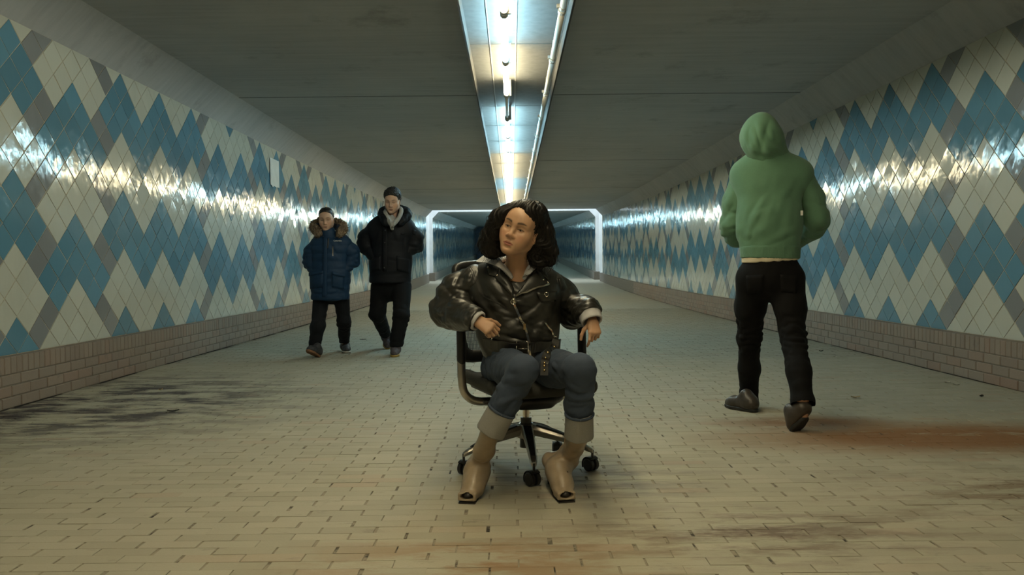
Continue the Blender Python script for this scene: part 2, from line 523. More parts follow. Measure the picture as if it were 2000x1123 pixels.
# brick plinths
def plinth(name, x, side, tilex, y_lo, label):
    mb = MB()
    ins = 0.006
    prof = [(x - side * ins, -0.05), (x - side * ins, Z0 - ins), (tilex - side * 0.05, Z0 - ins)]
    for (a, b, dx) in ((Y_NEAR, GAP0 + 0.25, 0.0), (GAP1 - 0.25, Y_FAR, 0.12)):
        strip(mb, prof[::-1] if side > 0 else prof, a, b, 0, dx)
    # end faces at the light well
    for (yy, dx) in ((GAP0 + 0.25, 0.0), (GAP1 - 0.25, 0.12)):
        xx = x + side * dx
        s = sag(yy)
        mb.add([(xx, yy, s - 0.05), (tilex - side * 0.1, yy, s - 0.05), (tilex - side * 0.1, yy, s + Z0 - 0.006), (xx, yy, s + Z0 - 0.006)], [(0, 1, 2, 3)])
    b = mb.build(name, [M_mortar], kind='structure', label=label)
    rr = random.Random(21 if side > 0 else 22)
    cells = []
    for c in range(3):
        y = y_lo + (0.105 if c % 2 else 0)
        while y < 24:
            cells.append((y, c)); y += 0.21
    y = y_lo
    while y < 24:
        cells.append((y, 3)); y += 0.0667
    HC = 0.0785
    edge = abs(x) * F / 1005.0
    near = set(sorted(c for c in cells if c[0] - 0.11 > edge)[:300])
    dep = abs(tilex - x) + 0.03
    def geo(L, H, D, soldier):
        # block with its face at x = 0 and body away from the tunnel; origin at the face's centre
        q = MB()
        ch = 0.005
        a, h = L / 2, H / 2
        vs = [(-side * ch * 0, -a + ch, -h + ch), (0, a - ch, -h + ch), (0, a - ch, h - ch), (0, -a + ch, h - ch),
              (-side * ch, -a, -h), (-side * ch, a, -h), (-side * ch, a, h), (-side * ch, -a, h),
              (-side * D, -a, -h), (-side * D, a, -h), (-side * D, a, h), (-side * D, -a, h)]
        fs = [(0, 1, 2, 3)]
        for i in range(4):
            j = (i + 1) % 4
            fs += [(i, 4 + i, 4 + j, j), (4 + i, 8 + i, 8 + j, 4 + j)]
        if side < 0: fs = [tuple(reversed(f)) for f in fs]
        return vs, fs
    g_c = geo(0.203, HC - 0.007, 0.03, False)
    g_s = geo(0.0635, Z0 - 3 * HC - 0.004, dep, True)
    q = MB(); q.add(*g_c); me_c = q.mesh('brick', M_plinth)
    q = MB(); q.add(*g_s); me_s = q.mesh('brick', M_plinth)
    rest = MB()
    for (y, c) in cells:
        z = HC * (c + 0.5) if c < 3 else (3 * HC + Z0) / 2
        loc = Vector((x + side * rr.uniform(-0.001, 0.003), y, z))
        rot = (rr.uniform(-0.008, 0.008) if c < 3 else 0, rr.uniform(-0.01, 0.01), rr.uniform(-0.006, 0.006))
        if (y, c) in near:
            o = link('brick', me_c if c < 3 else me_s, b)
            o.location = loc; o.rotation_euler = rot
        else:
            vs, fs = g_c if c < 3 else g_s
            M = Euler(rot).to_matrix()
            rest.add([M @ Vector(v) + loc + Vector((0, 0, sag(y))) for v in vs], fs)
    rest.build('plinth_brick', M_plinth, b, kind='stuff')
    return b
plinth('baseboard_left', XL, 1, TL, 4.6, 'low brick plinth along the foot of the left wall')
plinth('baseboard_right', XR, -1, TR, 4.6, 'low brick plinth along the foot of the right wall')

# dark gap between floor and plinth, drawn as flat black strips
mb = MB()
rr = random.Random(5)
for side, x in ((1, XL), (-1, XR)):
    y = 3.0
    while y < 26:
        L = rr.uniform(0.15, 0.7)
        wdt = rr.uniform(0.018, 0.034) if side > 0 else rr.uniform(0.008, 0.018)
        if rr.random() < 0.82:
            mb.add([(x - side * 0.004, y, 0.0035 + sag(y)), (x + side * wdt, y, 0.0035 + sag(y)), (x + side * wdt * rr.uniform(0.7, 1.2), y + L, 0.0035 + sag(y + L)), (x - side * 0.004, y + L, 0.0035 + sag(y + L))], [(0, 1, 2, 3)] if side > 0 else [(3, 2, 1, 0)])
        y += L * rr.uniform(0.95, 1.15)
M_gutter = simple('black_gutter_strip', (0.016, 0.013, 0.011), 1.0, 0, 0.4, 40)
mb.build('gutter_strip', M_gutter, floor, kind='stuff')

# ceiling: slab with sloping haunches, hanging boards of shuttering showing as shallow steps
mb = MB()
CH = 0.27
prof = [(TL - 0.06, Z1 + 0.0), (TL, Z1 + 0.0), (TL + CH, ZC), (TR - CH, ZC), (TR, Z1 + 0.0), (TR + 0.06, Z1 + 0.0)]
strip(mb, prof, Y_NEAR, GAP0)
strip(mb, prof, GAP1, Y_FAR, 0, IN2)
k = len(prof)
ceiling = mb.build('ceiling', [M_conc], kind='structure')
# expansion joints across the slab
M_joint = simple('dark_joint_filler', (0.16, 0.16, 0.158), 0.9)
for yy in (9.6, 15.6, 21.6, 27.6):
    s = sag(yy)
    mb = MB()
    mb.box((TL + CH, yy - 0.010, ZC - 0.003 + s), (TR - CH, yy + 0.010, ZC + 0.01 + s))
    mb.build('joint', M_joint, ceiling)

# light well between the two sections
mb = MB()
sA, sB = sag(GAP0), sag(GAP1)
ZT = 6.2
xl, xr = TL - 0.05, TR + 0.05
mb.add([(xl, GAP0 - 0.02, 0), (xl, GAP1 + 0.02, 0), (xl, GAP1 + 0.02, ZT), (xl, GAP0 - 0.02, ZT)], [(0, 1, 2, 3)])
mb.add([(xr, GAP0 - 0.02, 0), (xr, GAP1 + 0.02, 0), (xr, GAP1 + 0.02, ZT), (xr, GAP0 - 0.02, ZT)], [(3, 2, 1, 0)])
mb.box((xl, GAP0 - 0.3, ZC + sA + 0.0), (xr, GAP0 - 0.0, ZT))
mb.box((xl, GAP1 + 0.0, ZC + sB + 0.0), (xr, GAP1 + 0.3, ZT))
# haunch ends
for yy, s, dx in ((GAP0, sA, 0), (GAP1, sB, IN2)):
    for sgn, tx in ((1, TL), (-1, TR)):
        t0 = tx + sgn * dx
        vs = [(t0, yy, Z1 + s), (t0 + sgn * CH, yy, ZC + s), (tx - sgn * 0.06, yy, ZC + s), (tx - sgn * 0.06, yy, Z1 + s)]
        mb.add(vs, [(0, 1, 2, 3)])
        vs2 = [(t0, yy, Z1 + s), (tx - sgn * 0.06, yy, Z1 + s), (tx - sgn * 0.06, yy, s), (t0, yy, s)]
        mb.add(vs2, [(0, 1, 2, 3)])
mb.build('trim_1', [M_white_conc], kind='structure', label='white light well crossing the tunnel far behind')
area_light('light_well_lamp', (0.1, (GAP0 + GAP1) / 2, ZT - 0.1), (0, 0, 0), 6.8, 1.4, WELL_POWER, (0.82, 0.93, 1.0))

# far end
mb = MB()
s = sag(Y_FAR)
mb.add([(TL, Y_FAR, s), (TR, Y_FAR, s), (TR, Y_FAR, s + ZC + 0.1), (TL, Y_FAR, s + ZC + 0.1)], [(0, 1, 2, 3)])
mb.build('wall_far', [M_far], kind='structure', label='dark slate wall closing the far end of the tunnel')

# ------------------------------------------------------------------ lamps under the ceiling
ZT_TUBE = CAM_Z + 1.66
X_TUBE = -0.035
ZTRAY = CAM_Z + 1.80
XTL, XTR = -0.322, 0.41
tray = thing('lamp_tray', 'long galvanised tray under the ceiling carrying the row of tube lamps', 'tray', (0, 0, 0))
N0, N1 = -9, 22
def lamp_span(k): return LAMP_Y0 + (k - 1) * PITCH_L, LAMP_Y0 + k * PITCH_L
pm = MB()
pm.box((XTL, 0.006, 0), (XTR, PITCH_L - 0.006, 0.05))
me_panel = pm.mesh('tray_panel', M_tray)
for k in range(N0, N1 + 1):
    a, b = lamp_span(k)
    o = link('tray_panel', me_panel, tray)
    o.location = (0, a, ZTRAY + sag((a + b) / 2))
    o.rotation_euler = (math.atan((sag(b) - sag(a)) / PITCH_L), 0, 0)
def along(xs, zs, y0, y1):
    return xs, zs
for nm, x0, x1, z0, z1 in (('shade_lip', XTL - 0.012, XTL, -0.115, 0.08), ('shade_lip', XTR, XTR + 0.012, -0.118, 0.08)):  # lips added to cut the tube light off ceiling and haunches
    m = MB()
    prof = [(x0, z0), (x1, z0), (x1, z1), (x0, z1), (x0, z0)]
    strip(m, [(x, z + ZTRAY) for x, z in prof][::-1], lamp_span(N0)[0], lamp_span(N1)[1])
    m.build(nm, M_lip, tray)
# hangers
for k in range(N0, N1 + 1, 2):
    a, b = lamp_span(k)
    for x in (XTL + 0.05, XTR - 0.05):
        m = MB()
        m.tube([(x, a, ZTRAY + sag(a) + 0.04), (x, a, ZC + sag(a) - 0.005)], 0.008, 6)
        m.build('hanger', M_clamp, tray)

def lamp_meshes(code):
    rt = 0.024
    t = MB()
    r = rt if code != 'o' else 0.015
    y0, y1 = 0.05, PITCH_L - 0.05
    t.tube([(0, y0, 0), (0, y0 + 0.008, 0), (0, y1 - 0.008, 0), (0, y1, 0)], [r * 0.7, r, r, r * 0.7], 14)
    me_t = t.mesh('tube', {'W': M_warm, 'C': M_cool, 'o': M_dead}[code], True)
    c = MB()
    c.tube([(0, -0.022, 0), (0, -0.018, 0), (0, 0.02, 0), (0, 0.024, 0)], [rt * 0.9, rt * 1.12, rt * 1.12, rt * 0.8], 14)
    me_c = c.mesh('end_cap', M_cap, False)
    b = MB()
    b.box((0.02, -0.012, -0.018), (0.045, 0.012, ZTRAY - ZT_TUBE - 0.001))
    b.box((-0.02, -0.012, 0.018), (0.045, 0.012, 0.03))
    me_b = b.mesh('bracket', M_cap)
    s = MB()
    s.box((-0.016, 0.0, ZTRAY - ZT_TUBE - 0.022), (0.016, PITCH_L, ZTRAY - ZT_TUBE - 0.001))
    me_s = s.mesh('spine', M_rail)
    return me_t, me_c, me_b, me_s
LM = {c: lamp_meshes(c) for c in 'WCo'}
q = MB(); q.box((-0.004, 0.0, ZTRAY - ZT_TUBE - 0.008), (0.004, PITCH_L, ZTRAY - ZT_TUBE - 0.001)); me_rail = q.mesh('reflector_rail', M_rail)
ordn = ['first', 'second', 'third', 'fourth', 'fifth', 'sixth', 'seventh', 'eighth', 'ninth', 'tenth', 'eleventh', 'twelfth', 'thirteenth', 'fourteenth', 'fifteenth', 'sixteenth', 'seventeenth', 'eighteenth', 'nineteenth', 'twentieth', 'twenty-first', 'twenty-second', 'twenty-third', 'twenty-fourth', 'twenty-fifth']
def far_lamps():
    return [25, 27, 29, 31, 33, 35, 38, 41, 44, 47, 50, 53]
for k in list(range(N0, N1 + 1)) + far_lamps():
    code = lamp_code(k) if k <= N1 else 'C'
    a, b = lamp_span(k)
    sl = math.atan((sag(b) - sag(a)) / PITCH_L)
    word = {'W': 'warm yellow tube lamp', 'C': 'cool white tube lamp', 'o': 'dead unlit tube lamp'}[code]
    if k > N1:
        lab = 'cool white tube lamp beyond the light well, %s from there' % ordn[far_lamps().index(k)]
        grp = 'tube lamps beyond the light well'
    elif k >= 0:
        lab = '%s, %s along the tray from the top edge of the picture' % (word, ordn[k])
        if k == 3: lab = 'dead unlit grey tube lamp, first gap in the lit row under the tray'
        grp = 'tube lamps in a row under the ceiling'
    else:
        lab, grp = '%s overhead, %s back from the top edge of the picture' % (word, ordn[-k - 1]), 'tube lamps overhead out of the picture'
    L = thing('tube_lamp', lab, 'lamp', (X_TUBE, a, ZT_TUBE + sag(a)), grp)
    L.rotation_euler = (sl, 0, 0)
    me_t, me_c, me_b, me_s = LM[code]
    if k > N1: L.location.z += ZC - 0.004 - ZTRAY     # fixed straight to the slab there
    link('tube', me_t, L)
    for yy in (0.04, PITCH_L - 0.04):
        o = link('end_cap', me_c, L); o.location = (0, yy, 0)
    o = link('bracket', me_b, L); o.location = (0, PITCH_L - 0.02, 0)
    link('spine', me_s, L)
    for x in (-0.125, 0.085):
        o = link('reflector_rail', me_rail, L); o.location = (x, 0, 0)

# the pipe beside the lamps
pipe = thing('conduit_pipe', 'white plastic pipe clipped along the right edge of the lamp tray', 'pipe', (0, 0, 0))
XP, ZP = 0.345, CAM_Z + 1.667
for k in range(N0, N1 + 1):
    a, b = lamp_span(k)
    m = MB()
    m.tube([(XP, a + 0.0, ZP + sag(a)), (XP, b, ZP + sag(b))], 0.023, 12)
    m.build('pipe_section', M_pipe, pipe, smooth=True)
    m = MB()
    m.tube([(XP, b - 0.03, ZP + sag(b)), (XP, b + 0.03, ZP + sag(b))], 0.028, 12)
    m.build('pipe_socket', M_pipe, pipe, smooth=False)
    m = MB()
    yy = b - 0.09
    m.tube([(XP, yy - 0.012, ZP + sag(b)), (XP, yy + 0.012, ZP + sag(b))], 0.0265, 12)
    m.box((XP - 0.042, yy - 0.01, ZP - 0.012 + sag(b)), (XP - 0.022, yy + 0.01, ZP + 0.012 + sag(b)))
    m.tube([(XP, yy, ZP + 0.02 + sag(b)), (XP, yy, ZTRAY + 0.004 + sag(b))], 0.005, 6)
    m.build('pipe_clamp', M_clamp, pipe)

# ------------------------------------------------------------------ modelling of figures: blended solids turned into one closed mesh
def V(*a): return np.array(a if len(a) > 1 else a[0], dtype=np.float64)
def unit(a): a = np.asarray(a, float); return a / np.linalg.norm(a)

def hash3(ix, iy, iz, seed):
    h = (ix.astype(np.int64) * 374761393 + iy.astype(np.int64) * 668265263 + iz.astype(np.int64) * 2147483647 + seed * 974634777) & 0xffffffff
    h = ((h ^ (h >> 13)) * 1274126177) & 0xffffffff
    h = (h ^ (h >> 16)) & 0xffff
    return h.astype(np.float64) / 65535.0 * 2 - 1
def vnoise(P, seed=0):
    P = np.asarray(P, float)
    I = np.floor(P).astype(np.int64); f = P - I
    w = f * f * (3 - 2 * f)
    out = 0
    for dx in (0, 1):
        for dy in (0, 1):
            for dz in (0, 1):
                g = (w[:, 0] if dx else 1 - w[:, 0]) * (w[:, 1] if dy else 1 - w[:, 1]) * (w[:, 2] if dz else 1 - w[:, 2])
                out = out + g * hash3(I[:, 0] + dx, I[:, 1] + dy, I[:, 2] + dz, seed)
    return out
def fbm(P, seed=0, oct=3):
    return sum(vnoise(P * 2 ** o + o * 17.3, seed + o) * 0.55 ** o for o in range(oct))

class Solid:
    def __init__(s): s.ops = []
    def _add(s, fn, op, k, q=1.0): s.ops.append((fn, op, k, q)); return s
    def cap(s, a, b, ra, rb=None, k=0.02, op='u', flat=None):
        a = V(a); b = V(b); rb = ra if rb is None else rb
        if flat is not None:
            n = unit(flat[0]); fac = flat[1]
        def fn(P):
            pa = P - a; ba = b - a
            if flat is not None:
                pa = pa + ((fac - 1) * (pa @ n))[..., None] * n
                ba = ba + ((fac - 1) * (ba @ n)) * n
            t = np.clip((pa @ ba) / max(ba @ ba, 1e-12), 0, 1)
            d = np.sqrt(((pa - t[..., None] * ba) ** 2).sum(-1)) - (ra + (rb - ra) * t)
            return d
        return s._add(fn, op, k, 1.0 if flat is None else max(flat[1], 1))
    def path(s, pts, rad, k=0.02, op='u', flat=None):
        for i in range(len(pts) - 1):
            s.cap(pts[i], pts[i + 1], rad[i], rad[i + 1], k, op, flat)
        return s
    def ell(s, c, r, k=0.02, op='u', rot=None):
        c = V(c); r = V(r) if not np.isscalar(r) else V(r, r, r)
        A = np.eye(3) if rot is None else np.asarray(rot, float)
        def fn(P):
            q = (P - c) @ A
            k0 = np.sqrt(((q / r) ** 2).sum(-1)); k1 = np.sqrt(((q / r ** 2) ** 2).sum(-1))
            return k0 * (k0 - 1) / np.maximum(k1, 1e-9)
        return s._add(fn, op, k, 1.5)
    def box(s, c, h, rnd=0.005, k=0.01, op='u', rot=None):
        c = V(c); h = V(h) - rnd
        A = np.eye(3) if rot is None else np.asarray(rot, float)
        def fn(P):
            q = np.abs((P - c) @ A) - h
            return np.sqrt((np.maximum(q, 0) ** 2).sum(-1)) + np.minimum(q.max(-1), 0) - rnd
        return s._add(fn, op, k)
    def plane(s, p, n, k=0.004, op='i'):
        """keep the side the normal points away from"""
        p = V(p); n = unit(n)
        return s._add(lambda P: (P - p) @ n, op, k)
    def field(s, P):
        D = np.full(P.shape[:-1], 1.0)
        for fn, op, k, q in s.ops: D = s._apply(D, fn(P), op, k)
        return D
    @staticmethod
    def _apply(D, d, op, k):
        if op == 'u':
            h = np.maximum(k - np.abs(D - d), 0) / k
            return np.minimum(D, d) - h * h * k * 0.25
        if op == 's': d = -d
        h = np.maximum(k - np.abs(D - d), 0) / k
        return np.maximum(D, d) + h * h * k * 0.25
    def mesh(s, lo, hi, vox):
        lo = V(lo); hi = V(hi)
        B = 16; bs = B * vox; r = bs * 0.5 * math.sqrt(3)
        nb = np.maximum(np.ceil((hi - lo) / bs).astype(int), 1)
        g = np.stack(np.meshgrid(*[np.arange(n) for n in nb], indexing='ij'), -1).reshape(-1, 3)
        cen = lo + (g + 0.5) * bs
        Dc = s.field(cen)
        act = np.abs(Dc) < r * 2.0 + 0.01
        g = g[act]; cen = cen[act]
        loc = np.stack(np.meshgrid(*[np.arange(B + 1)] * 3, indexing='ij'), -1).reshape(-1, 3) * vox
        n = len(g); S = (B + 1) ** 3
        D = np.full((n, S), 1.0)
        base = lo + g * bs
        for fn, op, k, q in s.ops:
            dc = fn(cen)
            idx = np.arange(n) if op == 'i' else np.nonzero(dc < (r * q * 1.15 + k + 0.004))[0]
            for a in range(0, len(idx), 400):
                ii = idx[a:a + 400]
                P = base[ii][:, None, :] + loc[None]
                D[ii] = s._apply(D[ii], fn(P), op, k)
        D = D.reshape(n, B + 1, B + 1, B + 1)
        ins = D < 0
        cnt = np.zeros((n, B, B, B), np.int8)
        for dx in (0, 1):
            for dy in (0, 1):
                for dz in (0, 1):
                    cnt += ins[:, dx:dx + B, dy:dy + B, dz:dz + B]
        bi, x, y, z = np.nonzero((cnt > 0) & (cnt < 8))
        corner = {}
        for dx in (0, 1):
            for dy in (0, 1):
                for dz in (0, 1): corner[dx, dy, dz] = D[bi, x + dx, y + dy, z + dz]
        acc = np.zeros((len(bi), 3)); num = np.zeros(len(bi))
        for c0 in corner:
            for a in range(3):
                if c0[a]: continue
                c1 = list(c0); c1[a] = 1; c1 = tuple(c1)
                d0, d1 = corner[c0], corner[c1]
                m = (d0 < 0) != (d1 < 0)
                t = np.where(m, d0 / np.where(m, d0 - d1, 1), 0)
                p = np.tile(np.array(c0, float), (len(bi), 1)); p[:, a] = t
                acc[m] += p[m]; num[m] += 1
        cell = g[bi] * B + np.stack([x, y, z], -1)
        verts = lo + (cell + acc / num[:, None]) * vox
        W = 1 << 14
        key = ((cell[:, 0] + 2) * W + cell[:, 1] + 2) * W + cell[:, 2] + 2
        order = np.argsort(key); skey = key[order]
        quads = []
        for a in range(3):
            b, c = (a + 1) % 3, (a + 2) % 3
            sl0 = [slice(None), slice(0, B), slice(0, B), slice(0, B)]
            sl1 = list(sl0); sl1[a + 1] = slice(1, B + 1)
            i0, i1 = ins[tuple(sl0)], ins[tuple(sl1)]
            e = np.nonzero(i0 != i1)
            if not len(e[0]): continue
            p = g[e[0]] * B + np.stack(e[1:], -1)
            inside = i0[e]
            def find(off):
                q = p - off
                kk = ((q[:, 0] + 2) * W + q[:, 1] + 2) * W + q[:, 2] + 2
                pos = np.clip(np.searchsorted(skey, kk), 0, len(skey) - 1)
                return np.where(skey[pos] == kk, order[pos], -1)
            eb = np.zeros(3, int); eb[b] = 1
            ec = np.zeros(3, int); ec[c] = 1
            Q = np.stack([find(eb + ec), find(ec), find(eb * 0), find(eb)], -1)
            ok = (Q >= 0).all(1)
            Q = np.where(inside[:, None], Q, Q[:, ::-1])[ok]
            quads.append(Q)
        quads = np.concatenate(quads)
        return Surf(verts, quads)

class Surf:
    def __init__(s, v, q): s.v = v; s.q = q
    def drop(s, keep_mask_fn):
        """keep only vertices for which fn is true"""
        m = keep_mask_fn(s.v)
        qm = m[s.q].all(1)
        q = s.q[qm]
        used = np.unique(q)
        mp = -np.ones(len(s.v), int); mp[used] = np.arange(len(used))
        s.v = s.v[used]; s.q = mp[q]
        return s
    def smooth(s, it=1, f=0.5):
        e = np.concatenate([s.q[:, [0, 1]], s.q[:, [1, 2]], s.q[:, [2, 3]], s.q[:, [3, 0]]])
        e = np.concatenate([e, e[:, ::-1]])
        n = np.bincount(e[:, 0], minlength=len(s.v)).astype(float)
        for _ in range(it):
            a = np.stack([np.bincount(e[:, 0], s.v[e[:, 1], i], len(s.v)) for i in range(3)], -1) / np.maximum(n, 1)[:, None]
            s.v = s.v + (a - s.v) * f
        return s
    def bvh(s):
        from mathutils.bvhtree import BVHTree
        s.tree = BVHTree.FromPolygons([Vector(p) for p in s.v], [tuple(int(i) for i in f) for f in s.q])
        return s
    def hit(s, u, v):
        w = (FW + RT * ((u - 1000.0) / F) + UP * ((561.5 - v) / F)).normalized()
        loc, n, i, d = s.tree.ray_cast(Vector((0, 0, CAM_Z)), w)
        if loc is None: return None
        if n.dot(w) > 0: n = -n
        return V(loc), V(n)
    def line(s, pts, n=6, off=0.0):
        """points (and normals) where sight lines through a pixel polyline meet the surface"""
        P, N = [], []
        for (a, b) in zip(pts[:-1], pts[1:]):
            for i in range(n):
                t = i / n
                h = s.hit(a[0] + (b[0] - a[0]) * t, a[1] + (b[1] - a[1]) * t)
                if h is not None: P.append(h[0] + h[1] * off); N.append(h[1])
        h = s.hit(*pts[-1])
        if h is not None: P.append(h[0] + h[1] * off); N.append(h[1])
        if len(P) > 2:
            for _ in range(2):
                P = [P[0]] + [(P[i - 1] + P[i] * 2 + P[i + 1]) / 4 for i in range(1, len(P) - 1)] + [P[-1]]
                N = [N[0]] + [unit(N[i - 1] + N[i] * 2 + N[i + 1]) for i in range(1, len(N) - 1)] + [N[-1]]
        return P, N
    def panel(s, mb, quad, thick, nu=6, nv=6, bulge=0.0):
        """flap of cloth lying on the surface inside a pixel quad (top-left, top-right, bottom-right, bottom-left)"""
        G = []
        last = None
        for j in range(nv + 1):
            for i in range(nu + 1):
                a, b = i / nu, j / nv
                u = (quad[0][0] * (1 - a) + quad[1][0] * a) * (1 - b) + (quad[3][0] * (1 - a) + quad[2][0] * a) * b
                v = (quad[0][1] * (1 - a) + quad[1][1] * a) * (1 - b) + (quad[3][1] * (1 - a) + quad[2][1] * a) * b
                h = s.hit(u, v)
                if h is None: h = last
                if h is None: return
                last = h
                G.append((h[0], h[1], 4 * a * (1 - a) * 4 * b * (1 - b)))
        fr = [p + n * (thick + bulge * w) for p, n, w in G]; bk = [p - n * 0.003 for p, n, w in G]
        k = nu + 1; o = len(G)
        fs = []
        for j in range(nv):
            for i in range(nu):
                q = (j * k + i, (j + 1) * k + i, (j + 1) * k + i + 1, j * k + i + 1)
                fs += [q, tuple(o + x for x in reversed(q))]
        for i in range(nu):
            fs += [(i, i + 1, o + i + 1, o + i), (nv * k + i + 1, nv * k + i, o + nv * k + i, o + nv * k + i + 1)]
        for j in range(nv):
            fs += [((j + 1) * k, j * k, o + j * k, o + (j + 1) * k), (j * k + nu, (j + 1) * k + nu, o + (j + 1) * k + nu, o + j * k + nu)]
        mb.add(fr + bk, fs)
    def normals(s):
        v = s.v; q = s.q
        fn = np.cross(v[q[:, 2]] - v[q[:, 0]], v[q[:, 3]] - v[q[:, 1]])
        n = np.stack([sum(np.bincount(q[:, j], fn[:, i], len(v)) for j in range(4)) for i in range(3)], -1)
        return n / np.maximum(np.linalg.norm(n, axis=1), 1e-12)[:, None]
    def push(s, d): s.v = s.v + s.normals() * np.asarray(d)[:, None]; return s
    def folds(s, lst):
        d = np.zeros(len(s.v))
        for c, rad, dr, lam, amp, warp, seed in lst:
            rel = s.v - V(c)
            g = np.exp(-(rel ** 2).sum(1) / rad ** 2)
            m = g > 0.02
            if not m.any(): continue
            w = vnoise(rel[m] * (0.7 / lam), seed) * warp
            ph = (rel[m] @ unit(dr)) / lam + w
            tri = np.sqrt(np.sin(np.pi * ph) ** 2 + 0.015) * 2 - 1.2
            d[m] += amp * g[m] * tri
        return s.push(d)
    def wrinkle(s, dr, lam, stretch, amp, seed, power=1.0, mask=None):
        """crumpled ridges running along dr"""
        dr = unit(dr)
        P = s.v - np.outer(s.v @ dr, dr) * (1 - 1.0 / stretch)
        n = vnoise(P / lam, seed) + 0.5 * vnoise(P / lam * 2.1 + 9, seed + 5)
        n = np.sign(n) * np.abs(n) ** power
        if mask is not None: n = n * mask(s.v)
        return s.push(n * amp)
    def creases(s, lst):
        """irregular sharp-valleyed creases: (centre, radius, direction the creases run along, spacing, depth, seed)"""
        d = np.zeros(len(s.v))
        for c, rad, dr, lam, amp, seed in lst:
            rel = s.v - V(c)
            g = np.exp(-(rel ** 2).sum(1) / rad ** 2)
            m = g > 0.02
            if not m.any(): continue
            dr = unit(dr)
            P = rel[m] - np.outer(rel[m] @ dr, dr) * (1 - 1 / 5.0)
            n = vnoise(P / lam, seed)
            d[m] += amp * g[m] * (np.sqrt(n * n + 0.006) * 2.6 - 0.75)
        return s.push(d)
    def colour(s, fn): s.col = fn(s.v); return s
    def build(s, name, mat, parent, label=None, smooth=True):
        org = np.array(parent_origin(parent))
        me = bpy.data.meshes.new(name)
        nv, nq = len(s.v), len(s.q)
        me.vertices.add(nv); me.vertices.foreach_set('co', (s.v - org).astype(np.float32).ravel())
        me.loops.add(nq * 4); me.loops.foreach_set('vertex_index', s.q.astype(np.int32).ravel())
        me.polygons.add(nq)
        me.polygons.foreach_set('loop_start', (np.arange(nq) * 4).astype(np.int32))
        me.polygons.foreach_set('loop_total', np.full(nq, 4, np.int32))
        me.polygons.foreach_set('use_smooth', np.ones(nq, bool))
        if hasattr(s, 'col'):
            at_ = me.color_attributes.new('tint', 'FLOAT_COLOR', 'POINT')
            cc = np.concatenate([s.col, np.ones((nv, 1))], 1).astype(np.float32)
            at_.data.foreach_set('color', cc.ravel())
        me.materials.append(mat)
        me.update(calc_edges=True)
        me.validate()
        return link(name, me, parent, None, label)

def parent_origin(o):
    p = Vector((0, 0, 0))
    while o is not None:
        p = p + o.location
        o = o.parent
    return p

class PB(MB):
    """mesh builder in world coordinates for parts of a thing that stands at its own origin"""
    def build(s, name, mats, parent=None, **kw):
        org = parent_origin(parent)
        s.v = [tuple(Vector(p) - org) for p in s.v]
        return MB.build(s, name, mats, parent, **kw)

def floor_pt(u, v):
    w = FW + RT * ((u - 1000.0) / F) + UP * ((561.5 - v) / F)
    t = -CAM_Z / w.z
    return V(w.x * t, w.y * t, 0.0)
def A(u, v, d): return V(*at(u, v, d))
def frame(fwd, up):
    """columns: x = the figure's left-to-right seen from behind, y = forward, z = up"""
    y = unit(fwd); x = unit(np.cross(y, V(up))); z = np.cross(x, y)
    return np.stack([x, y, z], 1)

def spline(pts, n=8):
    pts = [V(p) for p in pts]
    P = [2 * pts[0] - pts[1]] + pts + [2 * pts[-1] - pts[-2]]
    out = []
    for i in range(1, len(P) - 2):
        for j in range(n):
            t = j / n
            a, b, c, d = P[i - 1], P[i], P[i + 1], P[i + 2]
            out.append(0.5 * (2 * b + (c - a) * t + (2 * a - 5 * b + 4 * c - d) * t * t + (3 * b - 3 * c + d - a) * t ** 3))
    out.append(pts[-1])
    return out

def ribbon(mb, pts, nrm, width, thick, mi=0):
    """flat strap along points; nrm = outward normals (one or per point)"""
    pts = [V(p) for p in pts]; k = len(pts)
    nr = [V(nrm)] * k if np.ndim(nrm) == 1 else [V(q) for q in nrm]
    wd_ = [width] * k if np.isscalar(width) else width
    vs = []
    for i in range(k):
        t = unit(pts[min(i + 1, k - 1)] - pts[max(i - 1, 0)])
        n = unit(nr[i] - t * (nr[i] @ t)); s = np.cross(t, n)
        for a, b in ((-1, 0), (1, 0), (1, 1), (-1, 1)):
            vs.append(pts[i] + s * a * wd_[i] / 2 + n * b * thick)
    fs = []
    for i in range(k - 1):
        o = i * 4
        for j in range(4):
            fs.append((o + j, o + (j + 1) % 4, o + 4 + (j + 1) % 4, o + 4 + j))
    fs += [(3, 2, 1, 0), tuple((k - 1) * 4 + j for j in range(4))]
    mb.add(vs, fs, mi)

